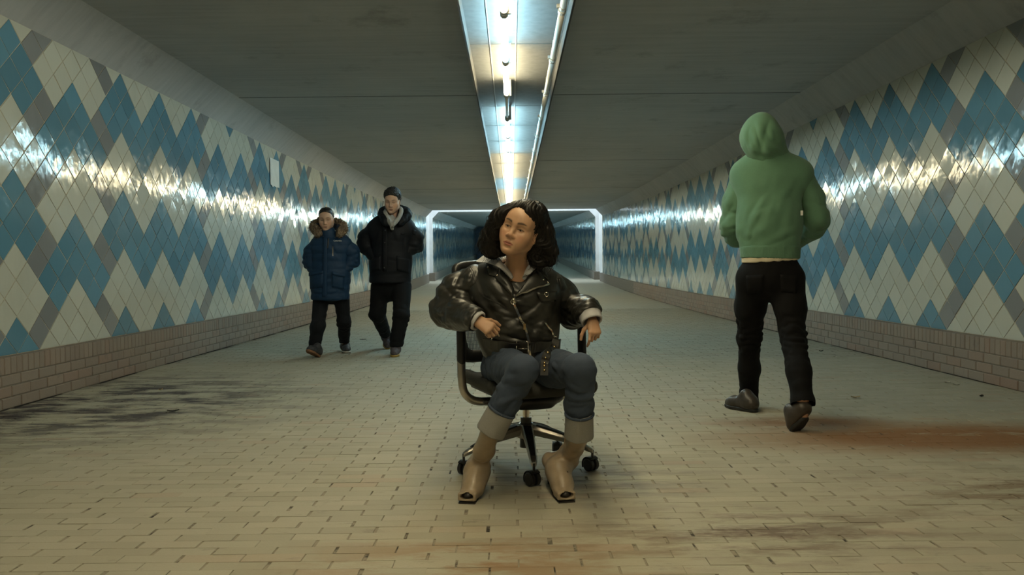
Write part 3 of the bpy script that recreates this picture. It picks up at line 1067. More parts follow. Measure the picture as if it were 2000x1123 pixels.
# ---- anatomy
def head(S, c, M, s=1.0, female=False, ears=True):
    """skull and face; c = point between the eyes' centres at ear depth, M = frame(), s = scale"""
    c = V(c)
    T = lambda *p: c + M @ (V(*p) * s)
    def ell(p, r, k=0.02, op='u', rot=None):
        S.ell(T(*p), V(*r) * s, k * s, op, M if rot is None else M @ rot)
    def cap(a, b, ra, rb=None, k=0.02, op='u', flat=None):
        S.cap(T(*a), T(*b), ra * s, (ra if rb is None else rb) * s, k * s, op, None if flat is None else (M @ V(*flat[0]), flat[1]))
    f = female
    ell((0, -0.016, 0.040), (0.073, 0.092, 0.076))
    ell((0, 0.020, -0.022), (0.063 if f else 0.065, 0.066, 0.082), 0.04)
    ell((0, 0.060, 0.045), (0.050, 0.030, 0.034), 0.05)                       # forehead
    jw = 0.050 if f else 0.052
    for sx in (-1, 1):
        cap((sx * jw, -0.004, -0.056), (sx * 0.018, 0.066, -0.096), 0.017, 0.016, 0.035)
        ell((sx * 0.042, 0.056, -0.024), (0.026, 0.026, 0.021), 0.035)        # cheekbone
        ell((sx * 0.030, 0.062, -0.052), (0.024, 0.022, 0.024), 0.03)         # cheek
    ell((0, 0.079, -0.097), (0.021, 0.015, 0.016), 0.028)                     # chin
    ell((0, 0.074, -0.064), (0.032, 0.020, 0.024), 0.03)                      # mouth mound
    br = 0.009 if f else 0.012
    for sx in (-1, 1):
        cap((sx * 0.012, 0.085, 0.020), (sx * 0.048, 0.068, 0.022), br, br * 0.8, 0.022)
        ell((sx * 0.031, 0.098, 0.001), (0.020, 0.015, 0.0125), 0.016, 's')   # socket
        ell((sx * 0.031, 0.0745, 0.000), (0.0150, 0.0140, 0.0130), 0.006)     # lids
        ell((sx * 0.031, 0.092, -0.0015), (0.0135, 0.0100, 0.0031 if f else 0.0026), 0.003, 's')
    cap((0, 0.086, 0.012), (0, 0.106, -0.030), 0.0068, 0.0092, 0.016)         # nose
    ell((0, 0.1065, -0.033), (0.0098, 0.0095, 0.0085), 0.010)
    for sx in (-1, 1):
        ell((sx * 0.0128, 0.0960, -0.0370), (0.0086, 0.0095, 0.0074), 0.008)
        ell((sx * 0.0065, 0.1025, -0.0435), (0.0036, 0.0048, 0.0036), 0.003, 's')
    # lips
    ul = 0.0060 if f else 0.0050
    S.path([T(-0.024, 0.0835, -0.0685), T(-0.010, 0.0935, -0.0635), T(0, 0.0945, -0.0650), T(0.010, 0.0935, -0.0635), T(0.024, 0.0835, -0.0685)], [0.0030 * s, ul * s, ul * 0.95 * s, ul * s, 0.0030 * s], 0.006 * s)
    lo = 0.0074 if f else 0.0052
    S.path([T(-0.021, 0.0835, -0.0715), T(-0.008, 0.0920, -0.0760), T(0.008, 0.0920, -0.0760), T(0.021, 0.0835, -0.0715)], [0.0030 * s, lo * s, lo * s, 0.0030 * s], 0.006 * s)
    S.path([T(-0.026, 0.0845, -0.0700), T(-0.010, 0.0985, -0.0695), T(0, 0.0990, -0.0705), T(0.010, 0.0985, -0.0695), T(0.026, 0.0845, -0.0700)], [0.0010 * s, 0.0016 * s, 0.0016 * s, 0.0016 * s, 0.0010 * s], 0.003 * s, 's')
    ell((0, 0.0965, -0.0870), (0.014, 0.006, 0.005), 0.012, 's')
    if ears:
        for sx in (-1, 1):
            R_ = np.array(Euler((0, 0, sx * -0.35)).to_matrix())
            ell((sx * 0.074, -0.006, -0.014), (0.008, 0.019, 0.031), 0.008, 'u', R_)
            ell((sx * 0.082, -0.002, -0.012), (0.006, 0.010, 0.018), 0.006, 's', R_)
    return T

def head_colour(T_inv, skin, lip, brow, blush, s=1.0, brow_z=0.0225, brow_t=0.0042, lashes=True, lids=0.3):
    """face colours: lips, brows, lash line, warmer cheeks, painted socket shading"""
    skin, lip, brow, blush = (np.array(x[:3]) for x in (skin, lip, brow, blush))
    def fn(P):
        q = T_inv(P)
        x, y, z = np.abs(q[:, 0]), q[:, 1], q[:, 2]
        col = np.tile(skin, (len(P), 1))
        def mixin(w, c):
            w = np.clip(w, 0, 1)[:, None]
            return col * (1 - w) + c * w
        w = np.exp(-(((x - 0.040) / 0.020) ** 2 + ((z + 0.038) / 0.018) ** 2)) * (y > 0.03)
        col = mixin(w * 0.45, blush)
        w = np.exp(-(((x) / 0.012) ** 2 + ((z + 0.034) / 0.010) ** 2)) * (y > 0.09)
        col = mixin(w * 0.35, blush)
        # lips
        up = 0.0625 - 0.0016 * np.cos(np.clip(x / 0.010, 0, 1) * math.pi) 
        zt = -(0.0600 + 0.0085 * np.clip(x / 0.024, 0, 1) ** 2 - 0.0012 * np.exp(-((x - 0.007) / 0.005) ** 2) + 0.0012 * np.exp(-(x / 0.003) ** 2))
        zb = -(0.0815 - 0.0100 * np.clip(x / 0.0225, 0, 1) ** 2)
        w = np.clip((zt - z) / 0.0015, 0, 1) * np.clip((z - zb) / 0.0015, 0, 1) * np.clip((0.0245 - x) / 0.002, 0, 1) * (y > 0.06)
        col = mixin(w * 0.85, lip)
        w = np.exp(-((z + 0.0702) / 0.0013) ** 2) * np.clip((0.026 - x) / 0.002, 0, 1) * (y > 0.06)
        col = mixin(w * 0.75, lip * 0.35)
        # lids: eyeshadow tint that also paints in the socket shading
        if lids > 0:
            w = np.exp(-(((x - 0.032) / 0.017) ** 2 + ((z - 0.006) / 0.0085) ** 2)) * (y > 0.05)
            col = mixin(w * lids, skin * 0.45)
            w = np.exp(-(((x - 0.030) / 0.014) ** 2 + ((z + 0.008) / 0.005) ** 2)) * (y > 0.05)
            col = mixin(w * lids * 0.6, skin * 0.55)
        # brows
        zc = brow_z + 0.0055 * np.sin(np.clip((x - 0.012) / 0.040, 0, 1) * math.pi * 0.8) 
        th = brow_t * (1 - 0.55 * np.clip((x - 0.030) / 0.022, 0, 1))
        w = np.clip(1.3 - np.abs(z - zc) / th, 0, 1) * np.clip((x - 0.011) / 0.004, 0, 1) * np.clip((0.053 - x) / 0.006, 0, 1) * (y > 0.03)
        col = mixin(w * 0.9, brow)
        if lashes:
            ex = (x - 0.031) / 0.0150
            lz = 0.0032 * (1 - np.clip(ex, -1, 1) ** 2) - 0.0012
            w = np.exp(-((z - lz) / 0.0019) ** 2) * np.clip((1.15 - np.abs(ex)) * 6, 0, 1) * (y > 0.05)
            col = mixin(w * 0.97, brow * 0.4)
            lz = -0.0030 * (1 - np.clip(ex, -1, 1) ** 2) - 0.0018
            w = np.exp(-((z - lz) / 0.0015) ** 2) * np.clip((1.0 - np.abs(ex)) * 6, 0, 1) * (y > 0.05)
            col = mixin(w * 0.5, brow)
        return col
    return fn

def hand(S, wrist, M, side=1, curls=(25, 30, 30, 35), thumb=25, s=1.0, spread=5):
    """M columns: x across the palm, y along the fingers, z out of the back; side = +1 puts the thumb at +x"""
    w = V(wrist)
    T = lambda p: w + M @ (V(*p) * s)
    S.cap(T((0, -0.04, 0)), T((0, 0.01, 0)), 0.026 * s, 0.025 * s, 0.02 * s, flat=(M[:, 2], 1.35))
    for i, x in enumerate((0.029, 0.010, -0.010, -0.027)):
        S.cap(T((side * x * 0.55, 0.012, 0.0)), T((side * x, 0.082 - abs(i - 1.2) * 0.004, 0.0)), 0.0165 * s, 0.0125 * s, 0.016 * s)
    S.ell(T((side * 0.018, 0.035, -0.010)), V(0.018, 0.030, 0.013) * s, 0.014 * s, 'u', M)
    lens = ((0.042, 0.025, 0.020), (0.046, 0.029, 0.022), (0.042, 0.027, 0.021), (0.033, 0.020, 0.018))
    for i, x in enumerate((0.029, 0.010, -0.010, -0.027)):
        p = V(side * x, 0.084 - abs(i - 1.2) * 0.004, 0)
        a = 0.0
        sp = math.radians((1.5 - i) * spread) * side
        r = (0.0094, 0.0096, 0.0091, 0.0080)[i]
        for j, L in enumerate(lens[i]):
            a += math.radians(curls[i] * (0.8, 1.1, 0.7)[j])
            d = V(math.sin(sp) * math.cos(a), math.cos(sp) * math.cos(a), -math.sin(a))
            q = p + d * L
            S.cap(T(p), T(q), r * (1 - 0.09 * j) * s, r * (0.93 - 0.10 * j) * s, 0.005 * s)
            p = q
    p = V(side * 0.020, 0.018, -0.008)
    dirs = ((0.75, 0.62, -0.25, 0.045, 0.0135), (0.42, 0.86, -0.30, 0.033, 0.0108), (0.12, 0.92, -0.40, 0.026, 0.0095))
    for (dx, dy, dz, L, r) in dirs:
        d = unit(V(side * dx, dy, dz - math.sin(math.radians(thumb)) * 0.6))
        q = p + d * L
        S.cap(T(p), T(q), r * s, r * 0.9 * s, 0.006 * s)
        p = q

def mat_cloth(name, col, rough=0.85, var=0.12, weave=350, bump=0.15, sheen=0.0, big=0.0):
    t = NT(name)
    co = t.coords('Object')
    n1 = t.noise(co, weave, 2); n2 = t.noise(co, 9, 4)
    lo = tuple(x * (1 - var) for x in col[:3]); hi = tuple(min(1, x * (1 + var)) for x in col[:3])
    c = t.ramp(t.math('ADD', t.math('MULTIPLY', n1, 0.5), t.math('MULTIPLY', n2, 0.5)), [(0.35, lo), (0.65, hi)])
    h = t.math('ADD', n1, t.math('MULTIPLY', n2, 2.0))
    return t.out(c, rough, t.bump(h, bump, 0.004), **({'Sheen Weight': sheen, 'Sheen Roughness': 0.5} if sheen else {}))

def mat_skin(name):
    t = NT(name)
    a = t.n('ShaderNodeVertexColor', layer_name='tint').outputs['Color']
    co = t.coords('Object')
    fine = t.noise(co, 420, 3)
    mott = t.noise(co, 45, 3)
    c = t.mix(t.math('MULTIPLY', mott, 0.22), a, (0.42, 0.18, 0.10), 'MIX')
    c = t.mix(0.82, c, a)
    t.b.inputs['Subsurface Weight'].default_value = 0.12
    t.b.inputs['Subsurface Radius'].default_value = (0.012, 0.005, 0.003)
    t.b.inputs['Subsurface Scale'].default_value = 0.5
    return t.out(c, t.ramp(mott, [(0.3, (0.40,) * 3), (0.7, (0.52,) * 3)]), t.bump(fine, 0.08, 0.002))

SKIN = (0.45, 0.245, 0.15)
M_skin = mat_skin('skin')
M_eye_white = simple('eye_white', (0.48, 0.44, 0.40), 0.15, 0, 0.03, 80)
M_iris = simple('dark_brown_iris', (0.018, 0.010, 0.007), 0.08, 0, 0.3, 400)
M_sole_black = simple('black_rubber_sole', (0.012, 0.012, 0.012), 0.6, 0, 0.3, 120)

def sleeve(parent, mat, pts, rad, vox, crease, name='sleeve', smooth=2, flat=None, k=0.04, cut=None, fine=0.0):
    S = Solid(); S.path(pts, rad, k, flat=flat)
    if cut is not None:
        c, n = cut; n = unit(n)
        S.cap(c + n * 0.16, c + n * 0.16001, 0.16, 0.16, 0.004, 's')
    s = S.mesh(*bbox(pts, max(rad) + 0.05), vox).smooth(smooth)
    s.creases(crease).smooth(1, 0.4)
    if fine: s.creases([(c, r * 1.2, (d[0], d[1] + 0.2, d[2] * 0.6), l * 0.42, fine, sd_ + 90) for c, r, d, l, a, sd_ in crease])
    s.bvh()
    return s, s.build(name, mat, parent)

def bbox(pts, m):
    a = np.array([V(p) for p in pts])
    return a.min(0) - m, a.max(0) + m

def short_hair(T, M, s, mat, parent, name='hair', fringe=0.0, vox=0.0035, seed=1, recede=0.0, spike=0.004):
    S = Solid()
    e = lambda p, r, k=0.02, op='u': S.ell(T(*p), V(*r) * s, k * s, op, M)
    e((0, -0.020, 0.046), (0.081, 0.099, 0.084))
    e((0, 0.030, 0.080), (0.060, 0.055, 0.042), 0.03)
    e((0, -0.060, 0.000), (0.068, 0.055, 0.075), 0.03)
    e((0, 0.105, -0.020 + recede), (0.074 + recede * 0.3, 0.075 + recede * 0.6, 0.082 - fringe), 0.010, 's')
    e((0, 0.045, -0.070), (0.095, 0.062, 0.060), 0.012, 's')
    e((0, -0.02, -0.095), (0.10, 0.12, 0.055), 0.012, 's')
    c = T(0, 0, 0.03)
    q = S.mesh(c - 0.17 * s, c + 0.17 * s, vox)
    q.wrinkle(M[:, 1] * 0.6 + M[:, 2] * 0.8, 0.0075, 7.0, spike, seed)
    q.wrinkle(M[:, 0] * 0.4 + M[:, 2], 0.005, 4.0, spike * 0.5, seed + 3)
    return q.build(name, mat, parent)

def eyes(parent, T, s=1.0, look=(0, 0), female=False):
    """two eyeballs behind the lids, with irises turned by look = (sideways, down)"""
    for sx in (-1, 1):
        c = T(sx * 0.031, 0.0730, -0.0010)
        m = PB(); m.sphere(c, 0.0128 * s, 16, 12)
        e = m.build('eyeball', M_eye_white, parent, smooth=True)
        d = T(sx * 0.031 + look[0], 0.0730 + 0.0121, -0.0010 - look[1])
        m = PB(); 
        n = unit(d - c); a = unit(np.cross(n, V(0.3, 0.2, 0.9))); b = np.cross(n, a)
        ctr = c + n * 0.0108 * s
        ring = [ctr + (a * math.cos(t) + b * math.sin(t)) * 0.0074 * s for t in np.linspace(0, 2 * math.pi, 17)[:-1]]
        m.add(ring + [c + n * 0.0139 * s], [(i, (i + 1) % 16, 16) for i in range(16)])
        org = parent_origin(parent)
        m.build('iris', M_iris, e)

# ------------------------------------------------------------------ the man in the green hooded sweatshirt, walking away on the right
def shoe_solid(heel, toe, up, hgt=0.075, w=0.044, ankle=None, sole=0.024, ra=0.046):
    """low shoe between heel and toe points on its sole; returns (upper, sole)"""
    heel, toe, up = V(heel), V(toe), unit(up)
    ax = unit(toe - heel); L = np.linalg.norm(toe - heel)
    sd = np.cross(ax, up)
    p = lambda t, z, x=0: heel + ax * (L * t) + up * z + sd * x
    U = Solid()
    U.path([p(0.10, 0.060), p(0.40, 0.055), p(0.72, 0.040), p(0.90, 0.034)], [0.036, 0.040, 0.042, 0.032], 0.03)
    U.path([p(0.14, 0.045), p(0.30, hgt + 0.02)], [0.038, 0.040], 0.04)
    if ankle is not None: U.cap(p(0.20, 0.06), ankle, 0.038, ra, 0.04)
    U.plane(heel + up * (sole - 0.004), -up)
    So = Solid()
    So.path([p(0.09, 0.02), p(0.40, 0.02), p(0.72, 0.02), p(0.90, 0.022)], [0.036, 0.038, 0.047, 0.036], 0.02)
    So.plane(heel + up * sole, up); So.plane(heel, -up)
    return U, So

M_green = mat_cloth('green_sweatshirt', (0.105, 0.225, 0.145), 0.9, 0.10, 420, 0.25, 0.15)
M_rib = mat_cloth('green_rib_knit', (0.102, 0.215, 0.14), 0.9, 0.10, 420, 0.25, 0.12)
M_shirt_cream = mat_cloth('cream_tshirt', (0.62, 0.55, 0.40), 0.9, 0.05, 300, 0.15)
M_black_denim = mat_cloth('black_denim', (0.0035, 0.0035, 0.0042), 0.85, 0.35, 500, 0.3, 0.0)
M_black_denim.node_tree.nodes['Principled BSDF'].inputs['Specular IOR Level'].default_value = 0.22
M_brown_shoe = simple('dark_brown_leather', (0.042, 0.033, 0.026), 0.42, 0, 0.25, 30, 0.2)
M_tag = simple('white_label', (0.8, 0.8, 0.78), 0.6, 0, 0.05, 60)

def green_man():
    lh = A(1461, 538, 4.86); rh = A(1542, 538, 4.80)
    lk = A(1464, 655, 5.02); rk = A(1549, 660, 4.66)
    heelL, toeL = floor_pt(1475, 806), floor_pt(1420, 795)
    la = A(1463, 772, 5.20)
    toeR = floor_pt(1556, 842); heelR = A(1573, 823, 4.40)
    ra = A(1567, 776, 4.43)
    pel = A(1503, 530, 4.83)
    foot = (heelL + toeR) / 2
    P = thing('person', 'person in a green hooded sweatshirt and black jeans walking away on the right', 'person', (foot[0], foot[1], 0), None)
    # body under the clothes
    nk = A(1497, 322, 4.84); hd = A(1485, 275, 4.82)
    shL = A(1446, 347, 4.90); shR = A(1567, 345, 4.84)
    elL = A(1429, 440, 4.95); elR = A(1594, 425, 4.86)
    wrL = A(1462, 468, 5.10); wrR = A(1556, 470, 5.08)
    S = Solid()
    S.path([pel, A(1500, 430, 4.86), nk], [0.10, 0.11, 0.055], 0.05)
    S.cap(nk, hd, 0.05, 0.055, 0.03)
    Mh = frame(V(-0.45, 0.88, -0.20), (0.05, 0, 1))
    head(S, hd + V(0, 0, 0.01), Mh, 0.97)
    for a, b, c in ((A(1456, 356, 4.90), elL, wrL), (A(1560, 354, 4.84), elR, wrR)):
        S.path([nk, a, b, c], [0.045, 0.04, 0.036, 0.026], 0.03)
    hand(S, wrL, frame(wrR - wrL, (0, -0.4, 0.9)), 1, (30, 35, 35, 40))
    hand(S, wrR, frame(wrL - wrR, (0, -0.4, 0.9)), -1, (30, 35, 35, 40))
    for a, b, c in ((lh, lk, la), (rh, rk, ra)):
        S.path([pel, a, b, c], [0.07, 0.055, 0.045, 0.033], 0.03)
    S.cap(la, heelL * 0.7 + toeL * 0.3 + V(0, 0, 0.05), 0.035, 0.03); S.cap(ra, heelR * 0.7 + toeR * 0.3 + V(0, 0, 0.05), 0.035, 0.03)
    lo, hi = bbox([heelL, toeL, heelR, toeR, hd, shL, shR, elL, elR], 0.18)
    b = S.mesh(lo, hi, 0.0065)
    b.colour(lambda v: np.tile(np.array(SKIN), (len(v), 1)))
    b.build('body', M_skin, P)
    # sweatshirt
    S = Solid()
    back = V(0.10, 1.0, 0)
    S.path([A(1504, 487, 4.81), A(1503, 430, 4.82), A(1501, 375, 4.83)], [0.176, 0.186, 0.186], 0.06, flat=(back, 1.45))
    S.cap(A(1464, 348, 4.88), A(1549, 346, 4.84), 0.105, 0.105, 0.09, flat=(back, 1.1))
    S.cap(A(1455, 338, 4.88), A(1490, 312, 4.84), 0.070, 0.085, 0.08)
    S.cap(A(1560, 338, 4.84), A(1505, 312, 4.84), 0.070, 0.085, 0.08)
    S.plane(A(1504, 491, 4.81), (0.03, 0, -1), 0.012)
    lo, hi = bbox([shL, shR, elL, elR, A(1505, 495, 4.8)], 0.2)
    s = S.mesh(lo, hi, 0.0065).smooth(2)
    tor = A(1500, 430, 4.65)
    s.wrinkle((0.42, 0.05, 1.0), 0.085, 6.0, 0.008, 31, 1.0, lambda v: np.exp(-((v[:, 0] - tor[0]) / 0.17) ** 2) * np.exp(-((v[:, 2] - tor[2] + 0.02) / 0.22) ** 2))
    s.creases([(A(1460, 440, 4.75), 0.13, (0.5, 0, 1), 0.075, 0.011, 2), (A(1548, 430, 4.75), 0.13, (-0.35, 0, 1), 0.075, 0.011, 3),
               (A(1490, 470, 4.7), 0.16, (1, 0, 0.45), 0.05, 0.010, 8), (A(1510, 400, 4.65), 0.14, (0.35, 0, 1), 0.055, 0.007, 28), (A(1475, 400, 4.65), 0.10, (0.5, 0, 1), 0.045, 0.006, 29), (A(1545, 365, 4.7), 0.08, (0.6, 0, 1), 0.05, 0.004, 12)])
    s.smooth(1)
    sw = s.build('sweatshirt', M_green, P)
    for pts, sd, seed in (([A(1452, 352, 4.90), A(1438, 395, 4.93), elL, A(1440, 462, 5.03), wrL], 1, 4), ([A(1564, 350, 4.84), A(1583, 390, 4.86), elR, A(1588, 446, 4.93), wrR], -1, 5)):
        sleeve(sw, M_green, pts, [0.080, 0.077, 0.070, 0.066, 0.055], 0.0065,
               [(pts[2], 0.12, (1, 0, 0.25 * sd), 0.045, 0.013, seed), (pts[1], 0.11, (0.5 * sd, 0, 1), 0.06, 0.008, seed + 7), (pts[3], 0.10, (1, 0, -0.3 * sd), 0.040, 0.012, seed + 3)])
    # waistband with ribbing
    S = Solid()
    S.path([A(1504, 499, 4.81), A(1504, 484, 4.81)], [0.176, 0.180], 0.01, flat=(back, 1.45))
    S.plane(A(1504, 505, 4.81), (-0.03, 0, -1), 0.006); S.plane(A(1504, 480, 4.81), (0, 0, 1), 0.006)
    s = S.mesh(*bbox([A(1504, 492, 4.81)], 0.28), 0.006).smooth(1)
    ctr = A(1504, 492, 4.81)
    ang = np.arctan2((s.v[:, 1] - ctr[1]) * 1.45, s.v[:, 0] - ctr[0])
    s.push(0.0012 * np.sin(ang * 110))
    s.folds([(A(1470, 492, 4.7), 0.12, (1, 0, 0.3), 0.06, 0.0015, 0.3, 14), (A(1540, 492, 4.7), 0.12, (1, 0, -0.3), 0.06, 0.0015, 0.3, 15)])
    s.build('waistband', M_rib, sw)
    # hood, up over the head
    S = Solid()
    fw_ = Mh[:, 1]
    S.ell(hd + V(-0.012, -0.005, 0.02), (0.112, 0.130, 0.120), 0.03)
    S.ell(hd + V(-0.002, -0.030, 0.085), (0.066, 0.080, 0.075), 0.07)
    S.cap(hd + V(0.012, -0.03, -0.01), A(1500, 330, 4.87), 0.106, 0.105, 0.06)
    S.cap(A(1476, 330, 4.90), A(1532, 328, 4.86), 0.062, 0.066, 0.06)
    S.cap(hd + V(0.050, -0.01, 0.0), A(1530, 328, 4.86), 0.066, 0.060, 0.06)
    S.ell(hd + fw_ * 0.095 + V(-0.015, 0, -0.012), (0.082, 0.105, 0.108), 0.02, 's', Mh)
    s = S.mesh(*bbox([hd, A(1499, 308, 4.8)], 0.24), 0.0055).smooth(3)
    s.creases([(A(1490, 270, 4.7), 0.10, (0.35, 0, -1), 0.05, 0.010, 61), (A(1505, 300, 4.7), 0.08, (1, 0, -0.5), 0.04, 0.007, 62), (A(1470, 290, 4.72), 0.07, (0.5, 0, -1), 0.04, 0.008, 63)])
    s.folds([(A(1492, 268, 4.72), 0.075, (1, 0, -0.30), 0.085, 0.010, 0.25, 21), (A(1470, 285, 4.74), 0.055, (0.8, 0, 0.5), 0.06, 0.007, 0.25, 22),
             (A(1512, 296, 4.7), 0.06, (0.5, 0, 1), 0.055, 0.006, 0.25, 23)])
    s.smooth(1)
    s.build('hood', M_green, sw)
    # seams across the shoulders
    m = PB()
    # T-shirt hem
    S = Solid()
    S.path([A(1504, 512, 4.81), A(1504, 495, 4.81)], [0.169, 0.168], 0.01, flat=(back, 1.45))
    S.plane(A(1500, 511, 4.81), (0.05, 0, -1), 0.004); S.plane(A(1504, 490, 4.81), (0, 0, 1), 0.004)
    s = S.mesh(*bbox([A(1504, 502, 4.81)], 0.26), 0.006).smooth(1)
    s.folds([(A(1480, 507, 4.7), 0.14, (1, 0, 0.5), 0.07, 0.002, 0.3, 25), (A(1530, 505, 4.7), 0.12, (1, 0, -0.6), 0.05, 0.002, 0.3, 26)])
    s.build('tshirt', M_shirt_cream, P)
    # jeans
    S = Solid()
    S.path([A(1505, 507, 4.81), A(1504, 537, 4.81)], [0.150, 0.162], 0.04, flat=(back, 1.35))
    S.path([A(1470, 545, 4.84), A(1466, 600, 4.92), lk], [0.104, 0.088, 0.070], 0.05)
    S.path([lk, A(1463, 720, 5.12), A(1463, 784, 5.22)], [0.070, 0.064, 0.060], 0.04)
    S.path([A(1538, 545, 4.80), A(1543, 600, 4.74), rk], [0.104, 0.086, 0.069], 0.05)
    S.path([rk, A(1560, 725, 4.52), A(1569, 796, 4.42)], [0.069, 0.065, 0.063], 0.04)
    S.cap(A(1463, 781, 5.2) + V(0, 0, -0.12), A(1463, 781, 5.2) + V(0, 0, -0.121), 0.12, 0.12, 0.004, 's')
    cutn = unit(A(1569, 795, 4.42) - rk)
    s = S.mesh(*bbox([heelL, toeR, heelR, A(1505, 500, 4.8), lh, rh], 0.2), 0.0065)
    s.drop(lambda v: ~(((v - A(1570, 792, 4.42)) @ cutn > 0) & (v[:, 1] < 4.75) & (v[:, 2] < 0.4)))
    s.smooth(2)
    s.creases([(lk + V(0, -0.05, 0), 0.14, (1, 0, 0.2), 0.036, 0.010, 30), (rk + V(0, -0.05, 0), 0.15, (1, 0, -0.15), 0.036, 0.010, 31),
               (A(1463, 765, 5.15), 0.12, (1, 0, 0.1), 0.05, 0.007, 32), (A(1566, 765, 4.42), 0.13, (1, 0, 0.1), 0.055, 0.006, 33), (A(1503, 575, 4.75), 0.12, (1, 0, -0.6), 0.06, 0.006, 34)])
    s.wrinkle((0.2, 0, 1), 0.07, 2.5, 0.003, 53)
    s.bvh()
    j = s.build('jeans', M_black_denim, P)
    for quad in (((1457, 538), (1492, 536), (1490, 570), (1460, 573)), ((1524, 536), (1558, 538), (1555, 573), (1526, 570))):
        m = PB(); s.panel(m, quad, 0.005, 5, 5)
        if m.v: m.build('back_pocket', M_black_denim, j, smooth=True)
    # shoes
    for (h, t, up, ank) in ((heelL, toeL, V(0, 0, 1), la), (heelR, toeR, unit(np.cross(np.cross(toeR - heelR, V(0, 0, 1)), toeR - heelR)), ra)):
        U, So = shoe_solid(h, t, up, 0.085, ankle=ank * 0.6 + (h * 0.75 + t * 0.25) * 0.4, ra=0.050)
        lo, hi = bbox([h, t, h + up * 0.2, t + up * 0.1], 0.09)
        sh = U.mesh(lo, hi, 0.005).smooth(1).build('shoe', M_brown_shoe, P)
        So.mesh(lo, hi, 0.005).build('sole', M_sole_black, sh)
    # woven tag at the side seam
    c = A(1566, 416, 4.70)
    m = PB()
    m.box((-0.006, -0.004, -0.014), (0.006, 0.004, 0.014), M=Matrix.Translation(Vector(c)))
    m.build('seam_tag', M_tag, sw, label='small white woven tag')
    return P
green_man()

# ------------------------------------------------------------------ the two men in parkas walking towards us on the left
M_navy = mat_cloth('navy_parka_shell', (0.009, 0.034, 0.082), 0.6, 0.15, 200, 0.12)
M_black_parka = mat_cloth('black_parka_shell', (0.0045, 0.0055, 0.009), 0.65, 0.25, 200, 0.12)
M_dark_trousers = mat_cloth('charcoal_trousers', (0.007, 0.008, 0.011), 0.85, 0.3, 400, 0.2)
M_black_trousers = mat_cloth('black_trousers', (0.0035, 0.0038, 0.005), 0.85, 0.3, 400, 0.2)
M_grey_hoodie = mat_cloth('grey_marl_hood', (0.34, 0.33, 0.31), 0.9, 0.15, 300, 0.2)
for _m in (M_navy, M_black_parka, M_dark_trousers, M_black_trousers): _m.node_tree.nodes['Principled BSDF'].inputs['Specular IOR Level'].default_value = 0.28
M_fur = mat_cloth('brown_fur', (0.17, 0.125, 0.085), 0.95, 0.5, 120, 0.4)
M_black_hair = simple('black_hair', (0.010, 0.009, 0.009), 0.42, 0, 0.4, 90, 0.2)
M_dark_shoe = simple('dark_grey_shoe', (0.035, 0.036, 0.042), 0.6, 0, 0.35, 60, 0.2)
M_purple_shoe = simple('grey_purple_suede', (0.085, 0.068, 0.075), 0.8, 0, 0.3, 60, 0.2)
M_tan_sole = simple('tan_rubber_sole', (0.23, 0.11, 0.055), 0.7, 0, 0.2, 60)
M_white_sole = simple('pale_rubber_sole', (0.42, 0.41, 0.38), 0.7, 0, 0.1, 60)
M_yellow_sole = simple('yellow_edged_sole', (0.40, 0.27, 0.07), 0.7, 0, 0.2, 60)
M_snap = simple('dark_metal_snap', (0.10, 0.10, 0.10), 0.35, 0.7, 0.1, 60)
M_white_thread = simple('white_embroidery', (0.75, 0.76, 0.78), 0.7, 0, 0.03, 60)
M_lace = simple('black_lace', (0.015, 0.015, 0.016), 0.8, 0, 0.2, 60)

def bare(P, skin, pel, chest, nk, arms, legs, hd, Mh, hs, vox, female=False, lip=(0.36, 0.15, 0.11), brow=(0.015, 0.011, 0.010), hands=()):
    """the body itself: one continuous figure, mostly under its clothes"""
    S = Solid()
    S.path([pel, chest, nk], [0.085, 0.095, 0.052], 0.05)
    T = head(S, hd, Mh, hs, female)
    S.cap(nk, T(0, -0.016, -0.075), 0.056 * hs, 0.054 * hs, 0.03)
    for pts in arms:
        S.path([nk + V(0, 0, -0.09)] + list(pts), [0.045, 0.040, 0.034, 0.026], 0.03)
    for (w, M, side, curls, th) in hands: hand(S, w, M, side, curls, th)
    for pts in legs:
        S.path([pel] + list(pts), [0.07, 0.055, 0.042, 0.032, 0.026][:len(pts) + 1], 0.03)
    allp = [pel, hd, nk] + [q for p in list(arms) + list(legs) for q in p]
    lo, hi = bbox(allp, 0.2)
    b = S.mesh(lo, hi, vox)
    inv = lambda p: ((p - hd) @ Mh) / hs
    skin = np.array(skin)
    b.colour(head_colour(inv, skin, lip, brow, skin * np.array((1.12, 0.82, 0.78))))
    b.build('body', M_skin, P)
    eyes(P, T, hs)
    return T

